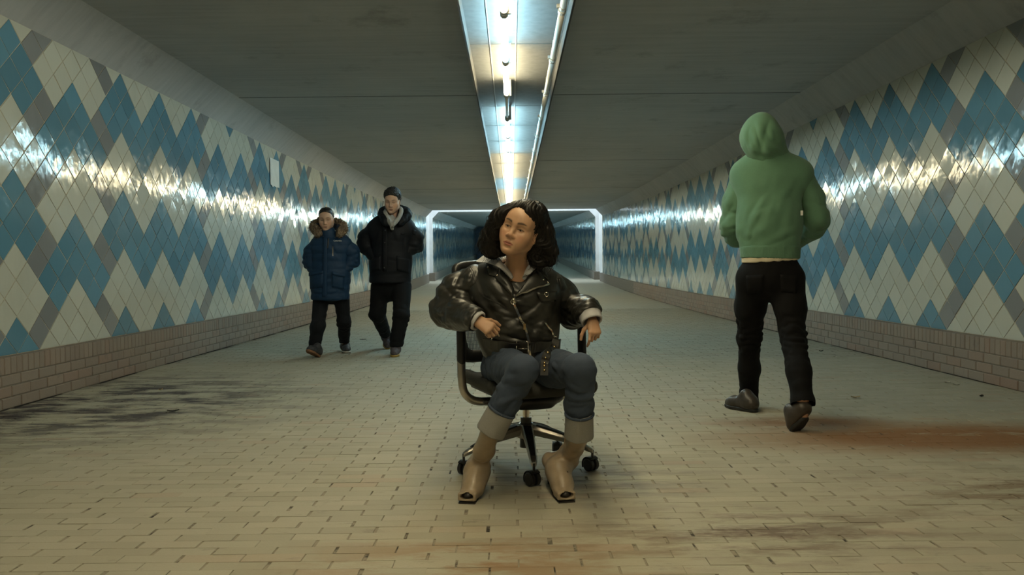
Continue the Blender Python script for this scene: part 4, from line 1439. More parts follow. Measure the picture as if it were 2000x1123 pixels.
def older_man():
    D = 8.52
    heelL, toeL = floor_pt(621, 698), A(601, 687, 8.22)
    heelR, toeR = A(673, 682, 9.02), floor_pt(678, 690)
    heelR[2] = 0.0
    foot = (heelL + toeR) / 2
    P = thing('person', 'person in a long navy parka with a fur-trimmed hood walking beside the tiled wall', 'person', (foot[0], foot[1], 0), None)
    pel = A(647, 575, D + 0.05); nk = A(641, 462, D + 0.02); ch = A(645, 505, D)
    hd = A(637.5, 428.5, D - 0.02)
    Mh = frame(V(0.05, -0.95, -0.16), (-0.03, 0, 1))
    shL, shR = A(624, 484, D), A(670, 485, D)
    elL, elR = A(607, 510, D + 0.04), A(687, 508, D + 0.04)
    wrL, wrR = A(619, 537, D - 0.06), A(663, 537, D - 0.06)
    lh, rh = A(627, 580, D + 0.03), A(667, 580, D + 0.05)
    lk, rk = A(621, 637, D - 0.12), A(672, 628, D + 0.12)
    la, ra = A(615, 680, D - 0.10), A(673, 671, 8.92)
    T = bare(P, (0.56, 0.36, 0.26), pel, ch, nk, [(shL, elL, wrL), (shR, elR, wrR)], [(lh, lk, la, heelL * 0.6 + toeL * 0.4 + V(0, 0, 0.05)), (rh, rk, ra, heelR * 0.6 + toeR * 0.4 + V(0, 0, 0.05))], hd, Mh, 1.0, 0.005,
             hands=[(wrL + V(0.02, 0.02, 0), frame(V(0.8, 0.15, -0.75), (-0.5, -0.8, 0.2)), 1, (20, 25, 25, 25), 15), (wrR + V(-0.02, 0.02, 0), frame(V(-0.8, 0.15, -0.75), (0.5, -0.8, 0.2)), -1, (20, 25, 25, 25), 15)])
    short_hair(T, Mh, 1.0, M_black_hair, P, recede=0.030, seed=4, spike=0.002)
    # parka
    S = Solid()
    fr = V(0, 1, 0)
    S.path([A(645, 584, D), A(645, 540, D), A(645, 495, D)], [0.206, 0.205, 0.195], 0.06, flat=(fr, 1.35))
    S.cap(A(628, 478, D), A(667, 478, D), 0.115, 0.115, 0.08, flat=(fr, 1.1))
    S.cap(A(641, 470, D), A(640, 453, D - 0.02), 0.105, 0.080, 0.05)
    S.ell(A(638.5, 437, D - 0.06), (0.062, 0.14, 0.058), 0.02, 's')
    S.plane(A(645, 586, D), (0, 0, -1), 0.02)
    s = S.mesh(*bbox([shL, shR, elL, elR, A(645, 590, D), hd], 0.24), 0.0075).smooth(2)
    zq = A(645, 560, D)[2]
    quilt = lambda v: 0.004 * (np.sqrt(np.sin(np.pi * v[:, 2] / 0.085) ** 2 + 0.01) - 0.6) * 1.6
    s.push(quilt(s.v))
    s.creases([(A(645, 577, D - 0.15), 0.2, (1, 0, 0), 0.035, 0.007, 3), (A(655, 485, D - 0.15), 0.12, (-0.6, 0, 1), 0.06, 0.006, 4), (A(645, 525, D - 0.15), 0.2, (1, 0, 0.2), 0.07, 0.005, 6)])
    s.bvh()
    jk = s.build('parka', M_navy, P)
    for pts, sd in (([A(621, 480, D), A(609, 493, D + 0.02), elL, wrL], 1), ([A(673, 481, D), A(686, 493, D + 0.02), elR, wrR], -1)):
        sleeve(jk, M_navy, pts, [0.086, 0.082, 0.077, 0.058], 0.0075, [(pts[2], 0.13, (1, 0, 0.2 * sd), 0.05, 0.014, 11 + sd), (pts[1], 0.13, (1, 0, -0.4 * sd), 0.065, 0.010, 15 + sd)])
    # collar flaps, placket, pockets, zip
    m = PB(); s.panel(m, ((632, 462), (639, 462), (638, 580), (630, 580)), 0.010, 3, 18); m.build('placket', M_navy, jk, smooth=True)
    for q in (((606, 536), (632, 531), (631, 560), (607, 564)), ((648, 533), (672, 538), (671, 565), (649, 561))):
        m = PB(); s.panel(m, q, 0.010, 6, 6, 0.008); m.build('pocket', M_navy, jk, smooth=True)
    for q in (((606, 533), (632, 529), (632, 534), (606, 539)), ((648, 531), (673, 536), (672, 541), (648, 536))):
        m = PB(); s.panel(m, q, 0.018, 6, 2); m.build('pocket_flap', M_navy, jk, smooth=True)
    for ln in ([(650, 481), (650, 500)], [(642, 466), (640, 485)]):
        p, n = s.line(ln, 6, 0.002)
        m = PB(); ribbon(m, p, n, 0.012, 0.003); m.build('zip', M_snap, jk)
    # small white brand lettering on the chest
    h = s.hit(659.5, 470.5)
    cu = bpy.data.curves.new('chest_lettering', 'FONT')
    cu.body = 'Columbia'; cu.size = 0.022; cu.extrude = 0.0012; cu.align_x = 'CENTER'; cu.align_y = 'CENTER'
    cu.materials.append(M_white_thread)
    n = unit(h[1] * V(1, 1, 0.4)); x = unit(np.cross(V(0, 0, 1), n)); y = np.cross(n, x)
    tmp = bpy.data.objects.new('chest_lettering', cu); C.objects.link(tmp)
    me = bpy.data.meshes.new_from_object(tmp); C.objects.unlink(tmp); bpy.data.objects.remove(tmp)
    o = link('chest_lettering', me, jk)
    mt = Matrix(((x[0], y[0], n[0]), (x[1], y[1], n[1]), (x[2], y[2], n[2]))).to_4x4()
    mt.translation = Vector(h[0] + n * 0.010) - parent_origin(jk)
    o.matrix_local = mt
    # hood lying behind the neck, with its fur edge
    S = Solid()
    S.path(spline([A(617, 449, D - 0.03), A(620, 441, D + 0.10), A(641, 436, D + 0.20), A(664, 442, D + 0.12), A(667, 452, D - 0.02)], 6), [0.050] * 25, 0.03)
    s2 = S.mesh(*bbox([A(617, 447, D), A(668, 449, D)], 0.28), 0.007).smooth(2)
    s2.build('hood', M_navy, jk)
    ring = spline([A(622, 456, D - 0.12), A(614, 445, D - 0.04), A(619, 436, D + 0.08), A(641, 431, D + 0.17), A(663, 437, D + 0.10), A(671, 447, D - 0.02), A(664, 456, D - 0.12)], 8)
    S = Solid(); S.path(ring, [0.036] * len(ring), 0.02)
    s2 = S.mesh(*bbox(ring, 0.08), 0.006).smooth(1)
    s2.wrinkle((0, 0, 1), 0.018, 1.2, 0.014, 8)
    f = s2.build('fur_trim', M_fur, jk)
    m = PB(); rr = random.Random(9)
    nn = s2.normals()
    for _ in range(900):
        i = rr.randrange(len(s2.v)); p = s2.v[i]; d = unit(nn[i] + V(rr.gauss(0, 0.4), rr.gauss(0, 0.4), rr.gauss(-0.2, 0.4)))
        L = rr.uniform(0.018, 0.04); t = unit(np.cross(d, V(0.3, 0.8, 0.5))) * 0.0022
        m.add([p - t, p + t, p + d * L], [(0, 1, 2)])
    m.build('fur_hair', M_fur, f, kind='stuff')
    # trousers
    S = Solid()
    S.path([A(646, 558, D + 0.03), A(646, 570, D + 0.03)], [0.14, 0.135], 0.03, flat=(fr, 1.3))
    S.path([lh, lk], [0.086, 0.070], 0.02); S.path([lk, A(614.5, 676, D - 0.08)], [0.073, 0.063], 0.04)
    S.path([rh, rk], [0.086, 0.070], 0.02); S.path([rk, A(672.5, 667, 8.9)], [0.073, 0.060], 0.04)
    S.cap(A(614.5, 677, D - 0.08) + V(0, 0, -0.11), A(614.5, 677, D - 0.08) + V(0, 0, -0.111), 0.11, 0.11, 0.004, 's')
    S.cap(A(672.5, 667, 8.9) + V(0, 0, -0.11), A(672.5, 667, 8.9) + V(0, 0, -0.111), 0.11, 0.11, 0.004, 's')
    s = S.mesh(*bbox([lh, rh, la, ra, A(646, 560, D)], 0.2), 0.0075).smooth(2)
    s.creases([(lk, 0.14, (1, 0, 0.2), 0.05, 0.008, 5), (rk, 0.14, (1, 0, -0.2), 0.05, 0.008, 6), (A(615, 666, D), 0.12, (1, 0, 0), 0.05, 0.008, 7), (A(672, 652, 8.9), 0.12, (1, 0, 0), 0.05, 0.008, 8), (A(646, 600, D), 0.1, (1, 0, 0.6), 0.06, 0.006, 9)])
    s.build('trousers', M_dark_trousers, P)
    for (h, t, ank, ms, lab) in ((heelL, toeL, la, M_tan_sole, 'tan rubber sole'), (heelR, toeR, ra, M_white_sole, 'pale rubber sole')):
        up = unit(np.cross(np.cross(t - h, V(0, 0, 1)), t - h))
        U, So = shoe_solid(h, t, up, 0.085, ankle=ank * 0.6 + (h * 0.75 + t * 0.25) * 0.4, ra=0.045)
        lo, hi = bbox([h, t, h + up * 0.2, t + up * 0.1], 0.09)
        sh = U.mesh(lo, hi, 0.006).smooth(1).build('shoe', M_dark_shoe, P)
        So.mesh(lo, hi, 0.006).build('sole', ms, sh, lab)
    return P

def young_man():
    D = 8.74
    toeR, heelR = floor_pt(770, 698), A(774, 688, 8.62)
    heelR[2] = 0.0
    toeL, heelL = floor_pt(757, 682), A(753, 661, 9.30)
    foot = (toeL + toeR) / 2
    P = thing('person', 'person in a black hooded parka over a grey hood, looking down beside the navy parka', 'person', (foot[0], foot[1], 0), None)
    pel = A(763, 553, D + 0.05); nk = A(765, 432, D + 0.02); ch = A(764, 480, D)
    hd = A(766.5, 392.5, D - 0.06)
    Mh = frame(V(-0.06, -0.93, -0.27), (0.02, 0, 1))
    shL, shR = A(733, 456, D), A(795, 456, D)
    elL, elR = A(715, 480, D + 0.05), A(811, 478, D + 0.05)
    wrL, wrR = A(733, 505, D - 0.065), A(780, 503, D - 0.065)
    lh, rh = A(743, 560, D + 0.04), A(785, 560, D - 0.02)
    lk, rk = A(737, 612, D + 0.05), A(784, 615, D - 0.20)
    la, ra = A(752, 650, 9.18), A(773, 675, 8.52)
    T = bare(P, (0.60, 0.39, 0.285), pel, ch, nk, [(shL, elL, wrL), (shR, elR, wrR)], [(lh, lk, la, heelL * 0.6 + toeL * 0.4 + V(0, 0, 0.05)), (rh, rk, ra, heelR * 0.6 + toeR * 0.4 + V(0, 0, 0.05))], hd, Mh, 1.06, 0.005,
             hands=[(wrL + V(0.02, 0.02, 0), frame(V(0.8, 0.15, -0.75), (-0.5, -0.8, 0.2)), 1, (20, 25, 25, 25), 15), (wrR + V(-0.02, 0.02, 0), frame(V(-0.8, 0.15, -0.75), (0.5, -0.8, 0.2)), -1, (20, 25, 25, 25), 15)])
    short_hair(lambda *p: T(p[0], p[1], p[2] + 0.006), Mh, 1.15, M_black_hair, P, recede=0.006, seed=7, spike=0.005)
    fr = V(0, 1, 0)
    S = Solid()
    S.path([A(762, 551, D), A(763, 510, D), A(764, 462, D)], [0.232, 0.225, 0.222], 0.06, flat=(fr, 1.4))
    S.cap(A(735, 449, D), A(793, 449, D), 0.115, 0.115, 0.09, flat=(fr, 1.1))
    S.cap(A(746, 436, D), A(765, 424, D + 0.03), 0.09, 0.095, 0.06)
    S.cap(A(786, 436, D), A(765, 424, D + 0.03), 0.09, 0.095, 0.06)
    S.ell(A(766, 414, D - 0.14), (0.065, 0.16, 0.10), 0.02, 's')
    S.plane(A(762, 553, D), (-0.02, 0, -1), 0.02)
    s = S.mesh(*bbox([shL, shR, elL, elR, A(763, 560, D), hd], 0.24), 0.0075).smooth(2)
    s.creases([(A(763, 540, D - 0.15), 0.2, (1, 0, 0.1), 0.06, 0.007, 3), (A(738, 465, D - 0.15), 0.12, (0.5, 0, 1), 0.06, 0.007, 4), (A(790, 465, D - 0.15), 0.12, (-0.5, 0, 1), 0.06, 0.007, 5), (A(763, 500, D - 0.15), 0.2, (1, 0, -0.2), 0.07, 0.005, 9)])
    s.bvh()
    jk = s.build('parka', M_black_parka, P)
    for pts, sd in (([A(729, 452, D), A(715, 465, D + 0.03), elL, wrL], 1), ([A(799, 452, D), A(811, 464, D + 0.03), elR, wrR], -1)):
        sl, slo = sleeve(jk, M_black_parka, pts, [0.094, 0.089, 0.084, 0.064], 0.0075, [(pts[2], 0.14, (1, 0, 0.2 * sd), 0.05, 0.014, 21 + sd), (pts[1], 0.13, (1, 0, -0.4 * sd), 0.065, 0.010, 25 + sd)])
    m = PB(); s.panel(m, ((747, 441), (757, 440), (756, 530), (748, 530)), 0.011, 3, 16); m.build('placket', M_black_parka, jk, smooth=True)
    for q in (((722, 505), (744, 500), (744, 527), (724, 531)), ((774, 500), (800, 506), (798, 533), (775, 528))):
        m = PB(); s.panel(m, q, 0.010, 6, 6, 0.006); m.build('pocket', M_black_parka, jk, smooth=True)
    for q in (((783, 455), (790, 456), (789, 459), (783, 458)),):
        m = PB(); s.panel(m, q, 0.006, 3, 2); m.build('chest_pocket', M_black_parka, jk, smooth=True)
    for (u, v) in ((752, 474), (751, 523), (753, 450)):
        h = s.hit(u, v)
        m = PB(); m.sphere(h[0] + h[1] * 0.011, 0.008, 10, 6); m.build('snap', M_snap, jk, smooth=True)
    m = PB(); sl.panel(m, ((807, 448), (813, 450), (812, 460), (806, 458)), 0.006, 3, 3); m.build('sleeve_patch', M_black_parka, jk, smooth=True)
    # hood behind the neck and stand-up collar
    pts = spline([A(757, 438, D - 0.20), A(749, 427, D - 0.13), A(747, 414, D + 0.0), A(766, 408, D + 0.16), A(790, 411, D + 0.05), A(796, 422, D - 0.06), A(780, 437, D - 0.18)], 6)
    S = Solid(); S.path(pts, [0.024 + 0.016 * math.sin(math.pi * i / (len(pts) - 1)) for i in range(len(pts))], 0.03)
    S.mesh(*bbox(pts, 0.1), 0.007).smooth(2).wrinkle((0, 0, 1), 0.05, 1.3, 0.010, 5).build('hood', M_black_parka, jk)
    # grey hood of the top underneath, with drawstrings
    pts = spline([A(765, 440, D - 0.24), A(757, 427, D - 0.17), A(753, 413, D - 0.06), A(766, 407, D + 0.09), A(783, 408, D - 0.02), A(780, 424, D - 0.15), A(767, 440, D - 0.24)], 6)
    S = Solid(); S.path(pts, [0.018] * len(pts), 0.02)
    S.path([A(765, 428, D - 0.12), A(766, 447, D - 0.20)], [0.045, 0.018], 0.03)
    g = S.mesh(*bbox(pts, 0.08), 0.006).smooth(2).folds([(A(760, 420, D - 0.15), 0.08, (1, 0, 0.4), 0.04, 0.005, 0.3, 1)]).build('grey_hood', M_grey_hoodie, P)
    for a, b in (((761, 428), (763, 446)), ((770, 430), (768, 444))):
        m = PB(); m.tube([A(a[0], a[1], D - 0.235), A((a[0] + b[0]) / 2 + 1, (a[1] + b[1]) / 2, D - 0.255), A(b[0], b[1], D - 0.262)], 0.005, 6)
        m.build('drawstring', M_grey_hoodie, g, smooth=True)
    # trousers
    S = Solid()
    S.path([A(763, 535, D + 0.04), A(763, 558, D + 0.04)], [0.17, 0.18], 0.04, flat=(fr, 1.3))
    S.path([lh, lk], [0.108, 0.086], 0.04); S.path([lk, A(752, 650, 9.15)], [0.086, 0.068], 0.04)
    S.path([rh, rk], [0.108, 0.086], 0.04); S.path([rk, A(774, 673, 8.52)], [0.086, 0.074], 0.04)
    S.cap(A(774, 674, 8.52) + V(0, 0, -0.12), A(774, 674, 8.52) + V(0, 0, -0.121), 0.12, 0.12, 0.004, 's')
    dn = unit(la - lk)
    S.cap(A(752, 650, 9.15) + dn * 0.11, A(752, 650, 9.15) + dn * 0.111, 0.11, 0.11, 0.004, 's')
    s = S.mesh(*bbox([lh, rh, la, ra, A(763, 535, D)], 0.2), 0.0075).smooth(2)
    s.creases([(lk, 0.15, (1, 0, 0.3), 0.05, 0.009, 5), (rk, 0.15, (1, 0, -0.2), 0.05, 0.008, 6), (A(774, 662, 8.5), 0.12, (1, 0, 0), 0.05, 0.009, 7), (A(748, 638, 9.1), 0.12, (1, 0, 0), 0.05, 0.009, 8), (A(763, 575, D), 0.1, (1, 0, 0.6), 0.06, 0.006, 9)])
    s.build('trousers', M_black_trousers, P)
    for (h, t, ank) in ((heelL, toeL, la), (heelR, toeR, ra)):
        up = unit(np.cross(np.cross(t - h, V(0, 0, 1)), t - h))
        U, So = shoe_solid(h, t, up, 0.085, ankle=ank * 0.6 + (h * 0.75 + t * 0.25) * 0.4, ra=0.05)
        lo, hi = bbox([h, t, h + up * 0.2, t + up * 0.1], 0.1)
        sh = U.mesh(lo, hi, 0.006).smooth(1).build('shoe', M_purple_shoe, P)
        So.mesh(lo, hi, 0.006).build('sole', M_yellow_sole, sh, 'yellow-edged rubber sole')
        ax = unit(t - h); L = np.linalg.norm(t - h); sd = np.cross(ax, up)
        for i in range(4):
            f = 0.40 + 0.09 * i
            c = h + ax * L * f + up * (0.099 - 0.012 * i)
            m = PB(); m.tube([c - sd * 0.028 - up * 0.006, c + up * 0.004, c + sd * 0.028 - up * 0.006], 0.004, 5)
            m.build('lace', M_lace, sh)
    return P
older_man()
young_man()

# ------------------------------------------------------------------ swivel chair
M_blackplastic = simple('black_plastic', (0.014, 0.014, 0.015), 0.38, 0, 0.2, 40, 0.05)
M_alu = simple('satin_aluminium', (0.50, 0.47, 0.42), 0.28, 0.95, 0.06, 20)
M_mesh = simple('grey_mesh_fabric', (0.085, 0.088, 0.092), 0.7, 0, 0.15, 90)
M_seatcloth = mat_cloth('dark_olive_seat_cloth', (0.030, 0.030, 0.026), 0.75, 0.2, 300, 0.25)
M_chrome = simple('bright_steel', (0.72, 0.68, 0.60), 0.18, 1.0, 0.03, 20)
CC = V(0.06, 3.69, 0.0)
CF = unit(V(0.36, -0.93, 0)); CL = unit(V(0.93, 0.36, 0))
def ch(a, b, z): return CC + CL * a + CF * b + V(0, 0, z)
CROT = np.stack([CL, CF, V(0, 0, 1)], 1)

def office_chair():
    P = thing('office_chair', 'black mesh swivel office chair on castors, under the person in leather', 'chair', (CC[0], CC[1], 0))
    # seat
    S = Solid()
    S.box(ch(0, 0.03, 0.415), (0.245, 0.235, 0.026), 0.025, 0.01, 'u', CROT)
    S.cap(ch(-0.21, 0.255, 0.400), ch(0.21, 0.255, 0.400), 0.028, 0.028, 0.03)
    S.cap(ch(-0.245, -0.17, 0.430), ch(-0.235, 0.18, 0.422), 0.020, 0.020, 0.03); S.cap(ch(0.245, -0.17, 0.430), ch(0.235, 0.18, 0.422), 0.020, 0.020, 0.03)
    S.cap(ch(-0.22, -0.20, 0.428), ch(-0.275, -0.17, 0.448), 0.024, 0.008, 0.03); S.cap(ch(0.22, -0.20, 0.428), ch(0.275, -0.17, 0.448), 0.024, 0.008, 0.03)
    S.ell(ch(0, 0.02, 0.475), (0.20, 0.21, 0.045), 0.03, 's', CROT)
    S.mesh(*bbox([ch(-0.26, -0.25, 0.4), ch(0.26, 0.3, 0.4), ch(-0.26, 0.3, 0.4), ch(0.26, -0.25, 0.44)], 0.05), 0.006).smooth(1).build('seat', M_seatcloth, P)
    S = Solid()
    S.box(ch(0, 0.02, 0.380), (0.215, 0.205, 0.011), 0.01, 0.01, 'u', CROT)
    seatpan = S.mesh(*bbox([ch(-0.26, -0.25, 0.38), ch(0.26, 0.3, 0.38), ch(-0.26, 0.3, 0.38), ch(0.26, -0.25, 0.38)], 0.04), 0.006).build('seat_pan', M_blackplastic, P)
    S = Solid()
    S.ell(ch(0.02, 0.03, 0.335), (0.15, 0.13, 0.042), 0.02, 'u', CROT)
    S.box(ch(0, -0.03, 0.330), (0.085, 0.16, 0.030), 0.015, 0.03, 'u', CROT)
    S.cap(ch(-0.12, -0.02, 0.345), ch(-0.12, -0.02, 0.385), 0.022, 0.022, 0.02); S.cap(ch(0.12, -0.02, 0.345), ch(0.12, -0.02, 0.385), 0.022, 0.022, 0.02)
    S.mesh(*bbox([ch(-0.2, -0.2, 0.34), ch(0.2, 0.2, 0.34)], 0.08), 0.006).smooth(1).build('tilt_mechanism', M_blackplastic, P)
    m = PB(); m.tube([ch(-0.10, 0.08, 0.335), ch(-0.20, 0.10, 0.345), ch(-0.245, 0.105, 0.343)], [0.006, 0.006, 0.010], 8)
    m.build('lever', M_blackplastic, P, smooth=True)
    # backrest: frame, mesh strands, lumbar bar, spine
    bk = lambda a, z: ch(a, -0.235 - 0.10 * ((z - 0.49) / 0.49) - 0.03 * (1 - (a / 0.24) ** 2) , z)
    loop = []
    for a, z in ((-0.175, 0.50), (0.175, 0.50), (0.215, 0.54), (0.235, 0.70), (0.238, 0.90), (0.222, 0.950), (0.10, 0.965), (-0.10, 0.965), (-0.222, 0.950), (-0.238, 0.90), (-0.235, 0.70), (-0.215, 0.54)):
        loop.append(bk(a, z))
    loop = spline(loop + [loop[0], loop[1]], 5)[:-5]
    S = Solid(); S.path(loop, [0.017] * len(loop), 0.01)
    S.path([bk(-0.2, 0.515), bk(0.2, 0.515)], [0.028, 0.028], 0.02, flat=(CF, 1.6))
    back = S.mesh(*bbox(loop, 0.06), 0.006).smooth(1).build('backrest_frame', M_blackplastic, P)
    m = PB()
    for i in range(58):
        a = -0.222 + 0.444 * i / 57
        z0, z1 = 0.525, 0.945 - 0.02 * (abs(a) / 0.22) ** 4
        pts = [bk(a, z0 + (z1 - z0) * t / 6) for t in range(7)]
        ribbon(m, pts, CF, 0.0052, 0.0012)
    for j in range(24):
        z = 0.53 + 0.41 * j / 23
        ribbon(m, [bk(-0.22 + 0.44 * t / 8, z) + CF * -0.0012 for t in range(9)], CF, 0.0022, 0.001)
    m.build('backrest_mesh', M_mesh, back, kind='stuff')
    S = Solid()
    S.path([ch(0, -0.16, 0.335), ch(0, -0.27, 0.36), ch(0, -0.315, 0.48), ch(0, -0.36, 0.72)], [0.034, 0.034, 0.028, 0.018], 0.04)
    S.path([bk(-0.2, 0.70) - CF * 0.03, bk(0, 0.72) - CF * 0.05, bk(0.2, 0.70) - CF * 0.03], [0.014, 0.018, 0.014], 0.03)
    S.mesh(*bbox([ch(-0.2, -0.16, 0.33), ch(0.2, -0.4, 0.74)], 0.07), 0.007).build('spine', M_blackplastic, P)
    # arms: bent metal bar, black sleeve, pad
    for sx, A0 in ((-1, 0.315), (1, 0.295)):
        pts = spline([ch(sx * A0, 0.0, 0.55), ch(sx * A0, 0.005, 0.44), ch(sx * (A0 - 0.012), 0.01, 0.375), ch(sx * (A0 - 0.06), 0.01, 0.337), ch(sx * (A0 - 0.15), 0.01, 0.330), ch(sx * 0.10, 0.01, 0.333)], 6)
        m = PB(); m.tube(pts, 0.023, 12, flat=(0.5, 1.0)) if False else m.tube(pts, 0.019, 12)
        m.build('arm_bar', M_alu, P, smooth=True)
        S = Solid()
        S.cap(ch(sx * A0, 0.0, 0.525), ch(sx * A0, -0.005, 0.672), 0.027, 0.027, 0.01, flat=(CL, 1.4))
        S.mesh(*bbox([ch(sx * A0, 0, 0.51), ch(sx * A0, 0, 0.69)], 0.05), 0.005).build('arm_sleeve', M_blackplastic, P)
        S = Solid()
        S.cap(ch(sx * A0, -0.09, 0.690), ch(sx * (A0 - 0.01), 0.14, 0.690), 0.040, 0.038, 0.01, flat=(V(0, 0, 1), 2.6))
        S.mesh(*bbox([ch(sx * A0, -0.1, 0.69), ch(sx * A0, 0.15, 0.69)], 0.06), 0.005).smooth(1).build('arm_pad', M_blackplastic, P)
    # column and base
    m = PB(); m.tube([CC + V(0, 0, 0.10), CC + V(0, 0, 0.215)], 0.030, 20); m.tube([CC + V(0, 0, 0.215), CC + V(0, 0, 0.24)], 0.026, 20)
    m.build('gas_column', M_blackplastic, P, smooth=False)
    m = PB(); m.tube([CC + V(0, 0, 0.20), CC + V(0, 0, 0.33)], 0.0155, 16); m.build('piston', M_chrome, P, smooth=False)
    S = Solid(); S.cap(CC + V(0, 0, 0.165), CC + V(0, 0, 0.205), 0.046, 0.040, 0.01)
    S.plane(CC + V(0, 0, 0.145), (0, 0, -1)); S.plane(CC + V(0, 0, 0.212), (0, 0, 1))
    S.mesh(*bbox([CC + V(0, 0, 0.18)], 0.09), 0.004).smooth(1).build('hub', M_alu, P)
    ang0 = math.radians(-85)
    for i in range(5):
        an = ang0 + i * 2 * math.pi / 5
        d = V(math.cos(an), math.sin(an), 0); sd = V(-d[1], d[0], 0)
        p0 = CC + d * 0.035 + V(0, 0, 0.180); p1 = CC + d * 0.315 + V(0, 0, 0.092)
        m = PB()
        prof = []
        for t, w, h in ((0, 0.030, 0.030), (0.5, 0.024, 0.021), (0.93, 0.018, 0.014), (1.0, 0.012, 0.011)):
            c = p0 + (p1 - p0) * t + V(0, 0, 0.012 * math.sin(t * math.pi))
            prof.append([c + sd * w + V(0, 0, h * 0.3), c + sd * w * 0.7 + V(0, 0, h), c - sd * w * 0.7 + V(0, 0, h), c - sd * w + V(0, 0, h * 0.3), c - sd * w * 0.7 - V(0, 0, h * 0.7), c + sd * w * 0.7 - V(0, 0, h * 0.7)])
        vs = [q for r in prof for q in r]
        fs = [(k * 6 + j, k * 6 + (j + 1) % 6, (k + 1) * 6 + (j + 1) % 6, (k + 1) * 6 + j) for k in range(3) for j in range(6)] + [tuple(range(5, -1, -1)), tuple(18 + j for j in range(6))]
        m.add(vs, fs)
        leg = m.build('base_arm', M_alu, P, bevel=0.003)
        m = PB()
        for (t0, t1) in ((0.06, 0.86),):
            pts = [p0 + (p1 - p0) * t + V(0, 0, 0.012 * math.sin(t * math.pi) + 0.030 - 0.018 * t) for t in np.linspace(t0, t1, 6)]
            ribbon(m, pts, (0, 0, 1), [0.036, 0.034, 0.032, 0.029, 0.026, 0.020], 0.004)
        m.build('arm_inlay', M_blackplastic, leg, label='black inlay along the top of the base arm')
        # castor
        ax = unit(sd * 0.8 + d * (0.6 if i % 2 else -0.5))
        c = CC + d * 0.312 + V(0, 0, 0.031)
        fwd = unit(np.cross(V(0, 0, 1), ax))
        c = c + fwd * 0.010
        m = PB(); m.tube([CC + d * 0.312 + V(0, 0, 0.05), CC + d * 0.312 + V(0, 0, 0.10)], 0.006, 10)
        cs = m.build('castor', M_blackplastic, P, smooth=False)
        for s_ in (-1, 1):
            m = PB(); m.tube([c + ax * s_ * 0.006, c + ax * s_ * 0.008, c + ax * s_ * 0.023, c + ax * s_ * 0.026], [0.026, 0.030, 0.030, 0.024], 22)
            m.build('wheel', M_blackplastic, cs, smooth=False)
        m = PB()
        arc = [c + (fwd * math.cos(t) + V(0, 0, 1) * math.sin(t)) * 0.0345 for t in np.linspace(-0.5, 2.3, 12)]
        nrm = [unit(p - c) for p in arc]
        ribbon(m, arc, nrm, 0.046, 0.003)
        m.build('castor_hood', M_blackplastic, cs, smooth=False)
    return P
office_chair()

# ------------------------------------------------------------------ the woman in the chair
def mat_leather():
    t = NT('black_leather')
    co = t.coords('Object')
    n1 = t.noise(co, 150, 3); n2 = t.noise(co, 22, 4, 0.6); n3 = t.noise(co, 6, 3)
    c = t.ramp(n2, [(0.3, (0.008, 0.0078, 0.0062)), (0.7, (0.017, 0.0165, 0.0135))])
    h = t.math('ADD', t.math('MULTIPLY', n1, 0.25), n2)
    rg = t.ramp(n3, [(0.3, (0.36,) * 3), (0.7, (0.48,) * 3)])
    return t.out(c, rg, t.bump(h, 0.16, 0.006), **{'Specular IOR Level': 0.9})
M_leather = mat_leather()
M_wshirt = mat_cloth('pale_grey_shirt', (0.50, 0.50, 0.52), 0.85, 0.05, 300, 0.12)
def mat_denim():
    t = NT('blue_denim')
    co = t.coords('Object')
    tw = t.n('ShaderNodeTexWave'); tw.inputs['Scale'].default_value = 260; tw.inputs['Distortion'].default_value = 2
    t.l(co, tw.inputs['Vector'])
    n2 = t.noise(co, 7, 4); n1 = t.noise(co, 300, 2)
    c = t.ramp(n2, [(0.25, (0.024, 0.038, 0.066)), (0.55, (0.036, 0.056, 0.098)), (0.8, (0.080, 0.105, 0.145))])
    c = t.mix(t.math('MULTIPLY', n1, 0.22), c, (0.13, 0.15, 0.175))
    return t.out(c, 0.85, t.bump(t.math('ADD', tw.outputs['Fac'], n1), 0.12, 0.003))
M_denim = mat_denim()
M_denim_in = mat_cloth('turned_up_denim', (0.27, 0.265, 0.25), 0.9, 0.10, 300, 0.2)
M_boot = simple('beige_leather', (0.33, 0.255, 0.175), 0.36, 0, 0.10, 25, 0.15)
M_boot_dark = simple('dark_boot_sole', (0.020, 0.016, 0.013), 0.5, 0, 0.2, 60)
M_brass = simple('brass', (0.75, 0.55, 0.28), 0.25, 1.0, 0.05, 50)
def mat_hair():
    t = NT('wavy_black_hair')
    co = t.coords('Object')
    n = t.noise(co, 60, 4)
    c = t.ramp(n, [(0.3, (0.004, 0.0032, 0.003)), (0.7, (0.010, 0.0075, 0.0065))])
    return t.out(c, 0.42, t.bump(n, 0.25, 0.004), **{'Specular IOR Level': 0.28})
M_hair = mat_hair()

